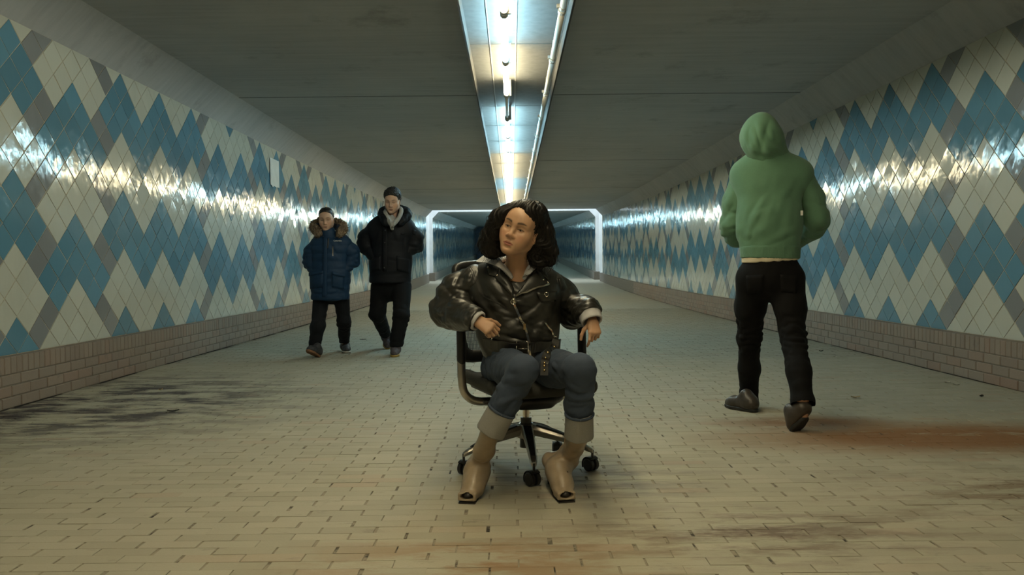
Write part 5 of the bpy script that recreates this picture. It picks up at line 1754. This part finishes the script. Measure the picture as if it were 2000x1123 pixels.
def woman():
    P = thing('person', 'person in a black leather jacket and turned-up jeans slouching in the office chair', 'person', (0.02, 3.30, 0))
    pel = A(1012, 712, 3.60); wst = A(1008, 660, 3.64); che = A(1004, 592, 3.60)
    nk = A(1008, 530, 3.535)
    Mh = frame(V(-0.36, -0.93, 0.03), (0.375, 0.0, 0.927))
    hd = A(1004.0, 445, 3.31) - Mh @ V(0, 0.088, 0.0)
    HS_ = 0.98
    shL, shR = A(922, 552, 3.58), A(1076, 560, 3.60)
    elL, elR = A(875, 606, 3.58), A(1117, 611, 3.70)
    wrL, wrR = A(929, 624, 3.35), A(1150, 610, 3.46)
    hipL, hipR = A(978, 720, 3.60), A(1056, 720, 3.58)
    knL, knR = A(1022, 722, 3.12), A(1133, 721, 3.10)
    cuL, cuR = A(957, 845, 3.16), A(1131, 853, 3.19)
    anL, anR = A(934, 912, 3.32), A(1109, 895, 3.355)
    toL, toR = floor_pt(912, 984), floor_pt(1107, 982)
    htL, htR = floor_pt(936, 950), floor_pt(1072, 945)
    # --- the body
    S = Solid()
    S.path([pel, wst, che], [0.085, 0.075, 0.105], 0.05)
    S.cap(A(960, 556, 3.57), A(1052, 560, 3.58), 0.070, 0.070, 0.06)
    S.cap(che, A(1008, 552, 3.555), 0.105, 0.075, 0.06)
    S.cap(A(983, 544, 3.50), A(1004, 548, 3.485), 0.012, 0.010, 0.03); S.cap(A(1042, 547, 3.51), A(1018, 550, 3.487), 0.012, 0.010, 0.03)   # collarbones
    S.cap(A(1010, 556, 3.52), A(1010, 543, 3.505), 0.055, 0.050, 0.04)
    T = head(S, hd, Mh, HS_, True)
    S.path([A(1009, 548, 3.56), nk, T(0, -0.018, -0.070)], [0.060, 0.047, 0.047], 0.035)
    for s_, e_, m_, w_ in ((shL, elL, A(900, 614, 3.47), wrL), (shR, elR, A(1138, 607, 3.58), wrR)):
        S.path([s_, e_, m_, w_], [0.045, 0.036, 0.030, 0.025], 0.03)
    hL = frame(V(0.80, -0.30, -0.50), V(0.15, -0.85, 0.35))
    hR = frame(V(0.10, -0.55, -0.80), V(0.25, -0.80, 0.55))
    hand(S, wrL + V(0.010, -0.010, -0.006), hL, -1, (50, 58, 62, 66), 20, 0.80, 4)
    hand(S, wrR + V(0.014, -0.026, -0.036), hR, 1, (30, 74, 82, 86), 28, 0.76, 5)
    for h_, k_, a_, t_ in ((hipL, knL, anL, toL), (hipR, knR, anR, toR)):
        S.path([pel, h_, k_, a_], [0.07, 0.055, 0.036, 0.022], 0.03)
    lo, hi = bbox([pel, hd, toL, toR, elL, elR, wrR, knR], 0.2)
    b = S.mesh(lo, hi, 0.0028).smooth(1, 0.35)
    inv = lambda p: ((p - hd) @ Mh) / HS_
    skin = np.array((0.56, 0.335, 0.205))
    b.colour(head_colour(inv, skin, (0.42, 0.14, 0.105), (0.016, 0.012, 0.009), (0.60, 0.27, 0.17), brow_z=0.0225, brow_t=0.0054, lids=0.6))
    b.build('body', M_skin, P)
    eyes(P, T, HS_, (0.0035, 0.0035), True)
    # --- jeans
    S = Solid()
    S.path([A(1012, 690, 3.60), A(1012, 716, 3.61)], [0.150, 0.158], 0.05, flat=(V(0, 1, 0), 1.2))
    for h_, k_, c_, sg in ((hipL, knL, cuL, -1), (hipR, knR, cuR, 1)):
        mid = (h_ + k_) / 2 + V(0, 0, 0.0)
        S.path([h_, mid, k_], [0.090, 0.076, 0.057], 0.03)
        S.path([k_, k_ * 0.45 + c_ * 0.55 + V(0, 0.022, 0), c_], [0.057, 0.054, 0.050], 0.03)
    s = S.mesh(*bbox([A(1012, 680, 3.7), knL, knR, cuL, cuR, hipL, hipR], 0.16), 0.0055)
    dL, dR = unit(cuL - knL), unit(cuR - knR)
    s.drop(lambda v: ~((((v - cuL) @ dL > -0.012) & (np.linalg.norm(v - cuL, axis=1) < 0.16)) | (((v - cuR) @ dR > -0.012) & (np.linalg.norm(v - cuR, axis=1) < 0.16))))
    s.smooth(2)
    s.creases([(hipL + V(0, -0.10, 0.06), 0.14, (1, 0.2, 0.2), 0.04, 0.010, 3), (hipR + V(0, -0.10, 0.06), 0.14, (1, -0.2, 0.0), 0.04, 0.010, 4),
               (knL + V(0, 0.03, -0.07), 0.11, (1, 0.3, 0), 0.036, 0.005, 5), (knR + V(0, 0.03, -0.07), 0.11, (1, 0.3, 0), 0.036, 0.005, 6),
               (A(985, 780, 3.1), 0.13, (0.6, 0, 1), 0.05, 0.006, 7), (A(1135, 775, 3.1), 0.12, (0.1, 0, 1), 0.05, 0.006, 8)])
    s.creases([(A(968, 712, 3.42), 0.12, (0.8, 0.2, -0.6), 0.030, 0.007, 81), (A(1000, 735, 3.25), 0.10, (0.7, 0, 0.7), 0.028, 0.006, 82), (A(1095, 720, 3.25), 0.11, (0.8, 0, -0.5), 0.030, 0.006, 83),
               (A(1000, 765, 3.12), 0.09, (0.9, 0, 0.4), 0.026, 0.006, 84), (A(1135, 765, 3.10), 0.09, (1, 0, 0.15), 0.026, 0.006, 85), (cuL - dL * 0.16, 0.09, (0.9, 0, 0.3), 0.026, 0.005, 86), (cuR - dR * 0.16, 0.09, (1, 0, 0.1), 0.026, 0.005, 87)])
    s.smooth(1, 0.3).bvh()
    js = s
    j = s.build('jeans', M_denim, P)
    # turned-up cuffs
    for c_, d_, k_, seed in ((cuL, dL, knL, 1), (cuR, dR, knR, 2)):
        S = Solid()
        top = c_ - d_ * 0.105
        S.cap(c_, top, 0.0610, 0.0570, 0.01)
        S.plane(c_, d_, 0.004); S.plane(top, -d_, 0.004)
        S.cap(c_ + d_ * 0.03, c_ - d_ * 0.02, 0.050, 0.050, 0.004, 's')
        q = S.mesh(*bbox([c_, top], 0.11), 0.005).smooth(1)
        q.creases([(c_ - d_ * 0.05 + V(0.02, -0.06, 0), 0.09, d_, 0.04, 0.004, seed)])
        q.build('trouser_cuff', M_denim_in, j)
        m = PB()
        n = unit(np.cross(d_, V(1, 0, 0))); n2 = np.cross(d_, n)
        ring = [top + (n * math.cos(t) + n2 * math.sin(t)) * 0.0560 for t in np.linspace(0, 2 * math.pi, 25)]
        m.tube(ring, 0.0055, 8, cap=False); m.build('cuff_edge', M_denim, j, smooth=True)
    # --- ankle boots
    for tip, toe, an, cu, nm in ((htL, toL, anL, cuL, 1), (htR, toR, anR, cuR, 2)):
        ax = unit((toe - tip) * V(1, 1, 0)); L = np.linalg.norm((toe - tip)[:2]); sd = V(-ax[1], ax[0], 0)
        q = lambda t, z, x=0.0: tip + ax * L * t + V(0, 0, z) + sd * x
        S = Solid()
        S.path([cu + unit(cu - an) * 0.02, cu * 0.5 + an * 0.5, an], [0.041, 0.038, 0.036], 0.03)
        S.path([an, q(0.12, 0.112), q(0.42, 0.074, 0.010), q(0.70, 0.040, 0.008), q(0.86, 0.026)], [0.036, 0.030, 0.038, 0.037, 0.024], 0.035)
        S.path([an, q(0.40, 0.095, 0.012), q(0.60, 0.060, 0.010)], [0.036, 0.037, 0.036], 0.04)
        S.box(q(0.88, 0.026), (0.038, 0.038, 0.019), 0.008, 0.014, 'u', np.stack([sd, ax, V(0, 0, 1)], 1))
        S.plane(q(0.8, 0.010), (0, 0, -1), 0.004)
        S.ell(q(0.99, 0.030), (0.027, 0.036, 0.0125), 0.004, 's', np.stack([sd, ax, V(0, 0, 1)], 1))
        s = S.mesh(*bbox([cu, an, tip, toe, q(0.3, 0.1)], 0.09), 0.004).smooth(2)
        s.creases([(an + V(0, 0, 0.03), 0.07, (1, 0, 0.2), 0.026, 0.007, 20 + nm), (an * 0.6 + cu * 0.4, 0.07, (1, 0, 0.3), 0.035, 0.004, 24 + nm)])
        s.smooth(1, 0.3)
        bt = s.build('ankle_boot', M_boot, P)
        m = PB(); m.sphere(q(0.900, 0.029), (0.026, 0.026, 0.013), 12, 8); m.build('toe_shade', M_boot_dark, bt, smooth=True, label='dark ball in place of the shade inside the open toe')  # dark ball put in for the shade inside the toe
        m = PB()
        pts = [q(0.02, 0.098), q(0.30, 0.062), q(0.62, 0.012), q(0.80, 0.005), q(1.01, 0.006)]
        sp = spline(pts, 4)
        ribbon(m, sp, [V(0, 0, -1)] * len(sp), [0.044 + 0.024 * math.sin(min(1, i / len(sp) * 1.4) * math.pi / 2) for i in range(len(sp))], 0.006)
        m.build('sole', M_boot_dark, bt)
        m = PB(); m.tube([q(0.0, 0.0), q(0.005, 0.03), q(0.03, 0.07), q(0.07, 0.105)], [0.0055, 0.006, 0.011, 0.026], 12)
        m.build('stiletto_heel', M_boot_dark if nm == 2 else M_boot_dark, bt, smooth=True)
    # --- jacket body
    fy = V(0, 1, 0)
    S = Solid()
    S.path([A(1020, 722, 3.57), A(1014, 668, 3.61), A(1010, 630, 3.60), A(1005, 588, 3.59)], [0.150, 0.162, 0.185, 0.196], 0.05, flat=(fy, 1.25))
    S.cap(A(944, 560, 3.58), A(1058, 566, 3.59), 0.088, 0.088, 0.08)
    S.cap(A(935, 548, 3.59), A(1000, 528, 3.58), 0.050, 0.056, 0.05); S.cap(A(1070, 556, 3.60), A(1016, 528, 3.58), 0.050, 0.056, 0.05)
    S.ell(A(1009, 524, 3.52), (0.072, 0.10, 0.060), 0.03, 's')
    S.path([A(1011, 520, 3.40), A(1012, 553, 3.42)], [0.060, 0.008], 0.02, 's')
    S.plane(A(1016, 728, 3.59), (0.02, 0, -1), 0.01)
    s = S.mesh(*bbox([A(905, 520, 3.6), A(1105, 735, 3.6)], 0.22), 0.005).smooth(2)
    F_ = lambda u, v: A(u, v, 3.42)
    s.creases([(F_(960, 560), 0.12, (0.5, 0, -1), 0.075, 0.009, 1), (F_(985, 620), 0.12, (0.8, 0, -0.6), 0.070, 0.011, 2), (F_(1055, 615), 0.12, (-0.8, 0, -0.55), 0.070, 0.010, 3),
               (F_(1000, 650), 0.12, (1, 0, -0.3), 0.055, 0.010, 4), (F_(1060, 655), 0.10, (1, 0, 0.4), 0.055, 0.009, 5), (F_(960, 640), 0.10, (0.7, 0, -0.7), 0.05, 0.010, 6), (F_(1010, 700), 0.12, (1, 0, 0), 0.045, 0.006, 8)])
    s.creases([(F_(985, 590), 0.14, (0.7, 0, -0.7), 0.032, 0.0045, 71), (F_(1050, 610), 0.13, (-0.8, 0, -0.5), 0.032, 0.0045, 72), (F_(1010, 655), 0.15, (1, 0, -0.2), 0.028, 0.006, 73)])
    s.smooth(1, 0.4).bvh()
    jk = s.build('leather_jacket', M_leather, P)
    # sleeves
    TR_ = unit(V(0.22, -0.58, -0.78)) * 0.050; TL_ = unit(V(0.75, -0.40, -0.45)) * 0.020
    sl, so = sleeve(jk, M_leather, [A(930, 552, 3.58), A(896, 572, 3.60), elL, A(900, 614, 3.47), wrL + unit(wrL - elL) * -0.005], [0.080, 0.084, 0.074, 0.066, 0.056], 0.005,
           [(A(880, 580, 3.5), 0.12, (0.8, 0, -0.5), 0.062, 0.012, 31), (elL + V(0.02, -0.06, 0), 0.10, (0.9, 0, 0.25), 0.050, 0.012, 32), (A(920, 618, 3.32), 0.09, (0.9, 0, -0.4), 0.045, 0.008, 33), (A(915, 540, 3.5), 0.09, (0.3, 0, 1), 0.07, 0.008, 34)], smooth=2, cut=(wrL, TL_), fine=0.0035)
    sr, ro = sleeve(jk, M_leather, [A(1070, 560, 3.60), A(1096, 578, 3.66), elR, A(1138, 607, 3.58), wrR], [0.080, 0.074, 0.066, 0.064, 0.060], 0.005,
           [(A(1105, 585, 3.55), 0.11, (-0.7, 0, -0.7), 0.060, 0.011, 41), (elR + V(0, -0.05, 0.02), 0.10, (1, 0, -0.2), 0.046, 0.011, 42), (A(1150, 600, 3.45), 0.09, (1, 0, 0.3), 0.042, 0.008, 43)], smooth=2, cut=(wrR + TR_ * 0.1, TR_), fine=0.0035)
    # lapels, collar, flap
    for quad, th in ((((950, 514), (982, 520), (974, 543), (955, 538)), 0.012), (((974, 525), (1002, 557), (1003, 580), (969, 546)), 0.016),
                     (((1023, 556), (1046, 526), (1068, 556), (1006, 579)), 0.016), (((1042, 520), (1062, 528), (1070, 548), (1050, 535)), 0.012)):
        m = PB(); s.panel(m, quad, th, 8, 8, 0.004); m.build('lapel', M_leather, jk, smooth=True)
    m = PB(); s.panel(m, ((1047, 572), (1086, 568), (1083, 588), (1056, 590)), 0.010, 6, 4, 0.004); m.build('pocket_flap', M_leather, jk, smooth=True)
    # zips, piping
    for ln, w, mt, nm in (([(1004, 582), (1011, 605), (1021, 634), (1031, 662), (1035, 694)], 0.010, M_chrome, 'zip'),
                          ([(1006, 579), (1030, 572), (1050, 564), (1068, 556)], 0.007, M_chrome, 'zip'),
                          ([(935, 570), (950, 580), (970, 590), (990, 600)], 0.006, M_leather, 'seam'),
                          ([(1062, 630), (1075, 645), (1080, 657)], 0.007, M_chrome, 'zip'),
                          ([(962, 625), (972, 645), (976, 658)], 0.007, M_chrome, 'zip')):
        p, n = s.line(ln, 7, 0.012 if (nm == 'zip' and ln[0][0] == 1004) else 0.020 if ln[0][0] == 1006 else 0.006)
        if len(p) > 3:
            m = PB(); ribbon(m, p, n, w, 0.004); z = m.build(nm, mt, jk)
            if nm == 'zip' and w == 0.010:
                h = p[2]; 
                m = PB(); ring = [h + n[2] * 0.008 + V(math.cos(t) * 0.011, 0, math.sin(t) * 0.011) for t in np.linspace(0, 2 * math.pi, 17)]
                m.tube(ring, 0.0022, 6, cap=False); m.build('zip_ring', M_chrome, z, smooth=True)
                h = p[len(p) // 2 + 1]
                m = PB(); m.box((-0.005, -0.004, -0.016), (0.005, 0.004, 0.010), M=Matrix.Translation(Vector(h + V(0, -0.006, 0)))); m.build('zip_pull', M_brass, z)
    # armhole piping
    for surf, ln in ((sl, [(911, 514), (921, 530), (927, 548), (929, 562)]), (sr, [(1088, 545), (1092, 560), (1088, 580)])):
        for off in (0, 4):
            p, n = surf.line([(u + off, v) for u, v in ln], 5, 0.0)
            if len(p) > 3:
                m = PB(); m.tube(p, 0.003, 6); m.build('piping', M_leather, jk, smooth=True)
    # snaps
    for (u, v) in ((955, 527), (972, 541), (978, 531), (1066, 553), (1058, 549), (1063, 577), (1080, 655), (965, 660)):
        h = s.hit(u, v)
        if h is not None:
            m = PB(); m.sphere(h[0] + h[1] * 0.017, 0.0046, 10, 6); m.build('snap', M_chrome, jk, smooth=True)
    h = s.hit(1065, 576)
    if h is not None:
        m = PB(); ring = [h[0] + h[1] * 0.016 + V(math.cos(t) * 0.009, 0, math.sin(t) * 0.009) for t in np.linspace(0, 2 * math.pi, 15)]
        m.tube(ring, 0.002, 6, cap=False); m.build('d_ring', M_chrome, jk, smooth=True)
    # belt
    p, n = s.line([(948, 668), (980, 674), (1010, 677), (1040, 678), (1070, 676), (1089, 671)], 6, 0.008)
    m = PB(); ribbon(m, p, n, 0.045, 0.006); bl = m.build('belt', M_leather, jk)
    h = s.hit(1020, 678)
    m = PB()
    c = h[0] + h[1] * 0.016
    fr = [c + V(x * 0.026, 0.0, z * 0.032) for x, z in ((-1, -1), (1, -1), (1, 1), (-1, 1), (-1, -1))]
    m.tube(fr, 0.0036, 8); m.tube([c + V(-0.02, -0.003, 0), c + V(0.026, -0.003, 0)], 0.003, 6)
    m.build('buckle', M_chrome, bl, smooth=True)
    # studded strap hanging over the thigh
    def over(u, v):
        h = js.hit(u, v)
        return A(u, v, 3.36) if h is None else h[0] + h[1] * 0.016
    pts = spline([A(1086, 664, 3.42), A(1081, 680, 3.385), over(1074, 694), over(1071, 706), over(1069, 719), over(1069, 731)], 5)
    m = PB(); ribbon(m, pts, (0, -1, 0), 0.032, 0.005); st = m.build('strap', M_leather, jk)
    for i in range(4, len(pts) - 1, 3):
        m = PB(); m.sphere(pts[i] + V(0, -0.007, 0), 0.0055, 10, 6); m.build('stud', M_brass, st, smooth=True)
    # shirt collar and cuffs
    S = Solid()
    S.path([A(985, 530, 3.50), A(1009, 521, 3.585), A(1034, 532, 3.52)], [0.020, 0.022, 0.020], 0.02)
    m = PB()
    sh = thing_child = None
    S2 = Solid()
    ringp = spline([A(998, 541, 3.455), A(985, 523, 3.475), A(975, 511, 3.53), A(1004, 503, 3.60), A(1037, 512, 3.55), A(1036, 525, 3.50), A(1024, 543, 3.458)], 6)
    S2.path(ringp, [0.010] * len(ringp), 0.008)
    s2 = S2.mesh(*bbox(ringp, 0.04), 0.004).smooth(1)
    sh = s2.build('shirt', M_wshirt, P)
    def leaf(pts_top, pts_bot, th=0.005):
        m = PB(); k = len(pts_top)
        top = spline(pts_top, 5); bot = spline(pts_bot, 5)
        n_ = len(top); vs = []
        for a, b_ in zip(top, bot):
            for t in np.linspace(0, 1, 5): vs.append(a * (1 - t) + b_ * t + V(0, -0.006 * math.sin(t * math.pi), 0.004 * math.sin(t * math.pi)))
        back = [v + V(0, th, -th * 0.5) for v in vs]
        o = len(vs); fs = []
        for i in range(n_ - 1):
            for j_ in range(4):
                q = (i * 5 + j_, i * 5 + j_ + 1, (i + 1) * 5 + j_ + 1, (i + 1) * 5 + j_)
                fs += [q, tuple(o + x for x in reversed(q))]
            fs += [(i * 5 + 5 + 0, i * 5, o + i * 5, o + i * 5 + 5), (i * 5 + 4, i * 5 + 9, o + i * 5 + 9, o + i * 5 + 4)]
        fs += [tuple(range(4, -1, -1)) + tuple(o + x for x in range(5)), tuple((n_ - 1) * 5 + x for x in range(5)) + tuple(o + (n_ - 1) * 5 + x for x in range(4, -1, -1))]
        m.add(vs + back, fs)
        return m
    def on(u, v, d, off):
        h = s.hit(u, v)
        p = A(u, v, d)
        return p if h is None or h[0][1] > d + 0.06 else h[0] + h[1] * off
    leaf([A(1003, 542, 3.425), A(987, 520, 3.44), A(972, 501, 3.50), A(950, 496, 3.56)], [on(1000, 545, 3.42, 0.022), on(980, 526, 3.42, 0.024), on(957, 514, 3.45, 0.020), on(930, 511, 3.52, 0.012)]).build('shirt_collar', M_wshirt, sh, smooth=True)
    leaf([A(1021, 544, 3.428), A(1026, 527, 3.45), A(1038, 513, 3.51), A(1050, 512, 3.55)], [on(1024, 547, 3.42, 0.022), on(1036, 534, 3.43, 0.022), on(1050, 524, 3.47, 0.018), on(1060, 521, 3.51, 0.012)]).build('shirt_collar', M_wshirt, sh, smooth=True)
    for w_, e_, M_, seed, tilt, rr_ in ((wrR, A(1138, 607, 3.58), hR, 3, TR_, 0.052), (wrL, A(900, 614, 3.47), hL, 4, TL_, 0.047)):
        S = Solid()
        S.cap(w_ - tilt * 0.4, w_ + tilt, rr_, rr_ * 0.92, 0.01)
        S.plane(w_ - tilt * 0.4, -tilt, 0.004)
        S.cap(w_ - tilt, w_ + tilt * 2.6, rr_ - 0.013, rr_ - 0.013, 0.004, 's')
        S.plane(w_ + tilt * 1.05, tilt, 0.004)
        q = S.mesh(*bbox([w_, w_ + tilt], 0.08), 0.004).smooth(1)
        q.build('shirt_cuff', M_wshirt, sh)
    # --- hair
    e = lambda p, r, k=0.02, op='u': S.ell(T(*p), V(*r) * HS_, k, op, Mh)
    S = Solid()
    e((0.000, -0.025, 0.045), (0.090, 0.106, 0.088))
    e((-0.020, 0.010, 0.085), (0.066, 0.062, 0.042), 0.03)
    e((0.0, -0.080, -0.010), (0.090, 0.062, 0.100), 0.04)
    def lock(pts, ts, rs, k=0.02):
        q = spline(pts, 6); S.path(q, list(np.interp(np.linspace(0, 1, len(q)), ts, rs)), k)
    lock([T(-0.040, 0.030, 0.088), A(1047, 428, 3.40), A(1057, 455, 3.42), A(1062, 482, 3.45), A(1068, 503, 3.46)], [0, 0.3, 0.6, 0.85, 1], [0.028, 0.042, 0.048, 0.044, 0.022])
    lock([A(1036, 445, 3.45), A(1042, 475, 3.46), A(1050, 499, 3.46), A(1053, 509, 3.46)], [0, 0.5, 1], [0.038, 0.040, 0.020])
    lock([A(1066, 478, 3.44), A(1074, 495, 3.44), A(1077, 508, 3.45)], [0, 0.6, 1], [0.030, 0.026, 0.012])
    lock([T(0.030, 0.030, 0.092), A(985, 418, 3.37), A(971, 437, 3.39), A(962, 459, 3.41), A(959, 478, 3.43)], [0, 0.3, 0.6, 0.85, 1], [0.024, 0.030, 0.036, 0.038, 0.026])
    lock([A(958, 462, 3.42), A(953, 476, 3.42), A(958, 489, 3.42), A(966, 492, 3.43)], [0, 0.4, 0.8, 1], [0.026, 0.027, 0.022, 0.012])
    lock([A(972, 452, 3.45), A(971, 474, 3.46), A(978, 490, 3.47)], [0, 0.6, 1], [0.036, 0.034, 0.020])
    e((0.004, 0.092, -0.038), (0.0640, 0.088, 0.106), 0.008, 's')
    e((0.004, 0.088, 0.036), (0.052, 0.062, 0.048), 0.012, 's')
    S.cap(T(0, 0.03, -0.09), T(0, 0.05, -0.2), 0.058, 0.058, 0.01, 's')
    s = S.mesh(*bbox([hd, A(1085, 520, 3.45), A(935, 500, 3.4), T(0, -0.1, 0.1)], 0.13), 0.0040).smooth(1)
    flow = unit(Mh[:, 2])
    # waves: the strands run down from the crown and swing from side to side
    q = inv(s.v)
    th = np.arctan2(q[:, 0], q[:, 1] + 0.03)
    swing = 0.11 * np.sin(q[:, 2] * 62 + 2.2 * np.sin(th * 3)) + 0.10 * vnoise(q * 20, 7)
    st = np.sqrt(np.sin((th + swing) * 17) ** 2 + 0.02) * 1.6 - 0.9
    fine = np.sin((th + swing * 0.9) * 71 + 3 * vnoise(q * 25, 8))
    big = vnoise(np.stack([th * 2.6 + swing * 2, q[:, 2] * 26, q[:, 1] * 10], -1), 9)
    s.push(0.0030 * st + 0.0015 * fine + 0.009 * big)
    hr = s.build('hair', M_hair, P)
    # loose curls and flyaways, thin, close to the mass
    rr = random.Random(44); nn = s.normals(); m = PB()
    for _ in range(900):
        i = rr.randrange(len(s.v)); p = s.v[i]; n = nn[i]
        q = inv(p[None])[0]
        if q[1] > 0.035 and abs(q[0]) < 0.085 and q[2] < 0.12: continue
        low = q[2] < -0.03
        if q[1] > 0.0 and q[2] < -0.06 and abs(q[0]) < 0.085: continue
        d = unit(-flow + n * rr.uniform(0.0, 0.35) + V(rr.gauss(0, 0.12), rr.gauss(0, 0.12), -0.2))
        L = rr.uniform(0.018, 0.045) if low else rr.uniform(0.03, 0.06)
        side1 = unit(np.cross(d, V(rr.gauss(0, 1), rr.gauss(0, 1), rr.gauss(0, 1)))); side2 = np.cross(d, side1)
        ph = rr.uniform(0, 6.28); k_ = rr.uniform(90, 150); am = rr.uniform(0.003, 0.008)
        pts = [p - n * 0.002 + d * L * t + (side1 * (math.sin(ph + k_ * L * t) - math.sin(ph)) + side2 * (math.cos(ph + k_ * L * t) - math.cos(ph))) * am * (0.3 + t) for t in np.linspace(0, 1, 8)]
        r0 = rr.uniform(0.0004, 0.0010)
        m.tube(pts, [r0] * 6 + [r0 * 0.7, r0 * 0.3], 3, cap=False)
    m.build('loose_hair', M_hair, hr, kind='stuff', smooth=True)
    return P
woman()

# ------------------------------------------------------------------ small things on the floor and wall
M_paper = simple('white_paper', (0.60, 0.62, 0.60), 0.7, 0, 0.06, 8)
M_leaf_tan = simple('tan_leaf', (0.42, 0.30, 0.15), 0.8, 0, 0.3, 60)
M_leaf_dark = simple('dark_leaf', (0.020, 0.018, 0.015), 0.9, 0, 0.3, 60)
M_litter = simple('pale_litter', (0.60, 0.57, 0.48), 0.8, 0, 0.15, 60)

# plain white sheet pasted on the tiles
y0, y1 = 11.62, 12.05
z0, z1 = 2.18, 2.58
m = MB()
n = 10
vs = []; rr = random.Random(2)
for j in range(n + 1):
    for i in range(n + 1):
        jag = rr.uniform(-0.02, 0.005) if j == 0 else 0
        vs.append((0.003 + 0.004 * math.sin(i * 0.9) * (1 - j / n) , (i / n - 0.5) * (y1 - y0), (j / n - 0.5) * (z1 - z0) + jag))
k = len(vs)
vs += [(x - 0.002, y, z) for x, y, z in vs]
fs = []
for j in range(n):
    for i in range(n):
        q = (j * (n + 1) + i, j * (n + 1) + i + 1, (j + 1) * (n + 1) + i + 1, (j + 1) * (n + 1) + i)
        fs += [q, tuple(k + a for a in reversed(q))]
m.add(vs, fs)
o = m.build('paper_sheet', M_paper, None)
o.location = (TL + 0.016, (y0 + y1) / 2, (z0 + z1) / 2)
tag(o, 'blank white sheet of paper pasted high on the left tiled wall', 'paper')

def leaf_obj(u, v, mat, label, L=0.05, W=0.03, rz=0.5, curl=0.008, name='leaf', cat='leaf', group='leaves and litter on the paving', seed=0):
    p = floor_pt(u, v)
    rr = random.Random(seed)
    m = MB()
    rows = 7
    vs = []
    for i in range(rows + 1):
        t = i / rows
        w = W * (math.sin(math.pi * min(1, t * 0.95 + 0.03)) ** 0.8) * (1 + rr.uniform(-0.15, 0.15))
        h = curl * (2 * t - 1) ** 2 + 0.004
        for sgn in (-1, 0, 1):
            vs.append((L * (t - 0.5), sgn * w / 2, h + (abs(sgn) * curl * 0.6)))
    k = len(vs)
    vs += [(x, y, z - 0.0015) for x, y, z in vs]
    fs = []
    for i in range(rows):
        for j in range(2):
            q = (i * 3 + j, (i + 1) * 3 + j, (i + 1) * 3 + j + 1, i * 3 + j + 1)
            fs += [q, tuple(k + a for a in reversed(q))]
    m.add(vs, fs)
    o = m.build(name, mat, None, smooth=True)
    o.location = (p[0], p[1], 0.002 + sag(p[1])); o.rotation_euler = (0, 0, rz)
    tag(o, label, cat, group)
    return o
leaf_obj(1850, 749, M_litter, 'pale curled leaf on the paving at the right near the plinth', 0.055, 0.030, 0.3, seed=1)
leaf_obj(1868, 753, M_litter, 'smaller pale scrap of leaf just right of the curled one', 0.05, 0.022, -0.4, seed=2)
leaf_obj(1671, 778, M_leaf_tan, 'tan leaf lying on the paving right of the green figure', 0.07, 0.035, 0.1, seed=3)
leaf_obj(1917, 776, M_leaf_dark, 'dark leaf on the paving at the far right below the plinth', 0.05, 0.03, 0.8, seed=4)
leaf_obj(1631, 698, M_litter, 'whitish litter scrap on the paving behind the green figure', 0.05, 0.03, 0.5, seed=5)
leaf_obj(1604, 687, M_leaf_dark, 'dark leaf beside the foot of the right plinth', 0.05, 0.03, 0.2, seed=6)
leaf_obj(338, 805, M_leaf_dark, 'dark leaf on the paving at the left of the picture', 0.075, 0.035, 0.3, seed=7)
leaf_obj(709, 664, M_leaf_dark, 'dark leaf on the paving behind the two walkers', 0.085, 0.045, 0.1, curl=0.005, seed=8)
leaf_obj(722, 739, M_litter, 'small pale scrap on the paving below the walkers', 0.035, 0.022, 0.4, seed=9)
leaf_obj(834, 567, M_litter, 'pale litter far off by the left side of the seated person', 0.16, 0.05, 0.1, seed=10)
leaf_obj(1204, 656, M_litter, 'pale scrap on the paving right of the armrest', 0.05, 0.03, 0.2, seed=11)
leaf_obj(314, 763, M_leaf_tan, 'tan crumb of leaf on the stained paving at the left', 0.035, 0.025, 0.9, seed=12)
leaf_obj(198, 747, M_litter, 'white scrap lying in the gutter under the left plinth', 0.04, 0.02, 0.9, seed=13)
leaf_obj(285, 719, M_litter, 'white crumb in the gutter further along the left plinth', 0.035, 0.02, 0.4, seed=14)
leaf_obj(1262, 676, M_litter, 'tiny pale scrap on the paving right of centre', 0.035, 0.02, 0.3, seed=15)
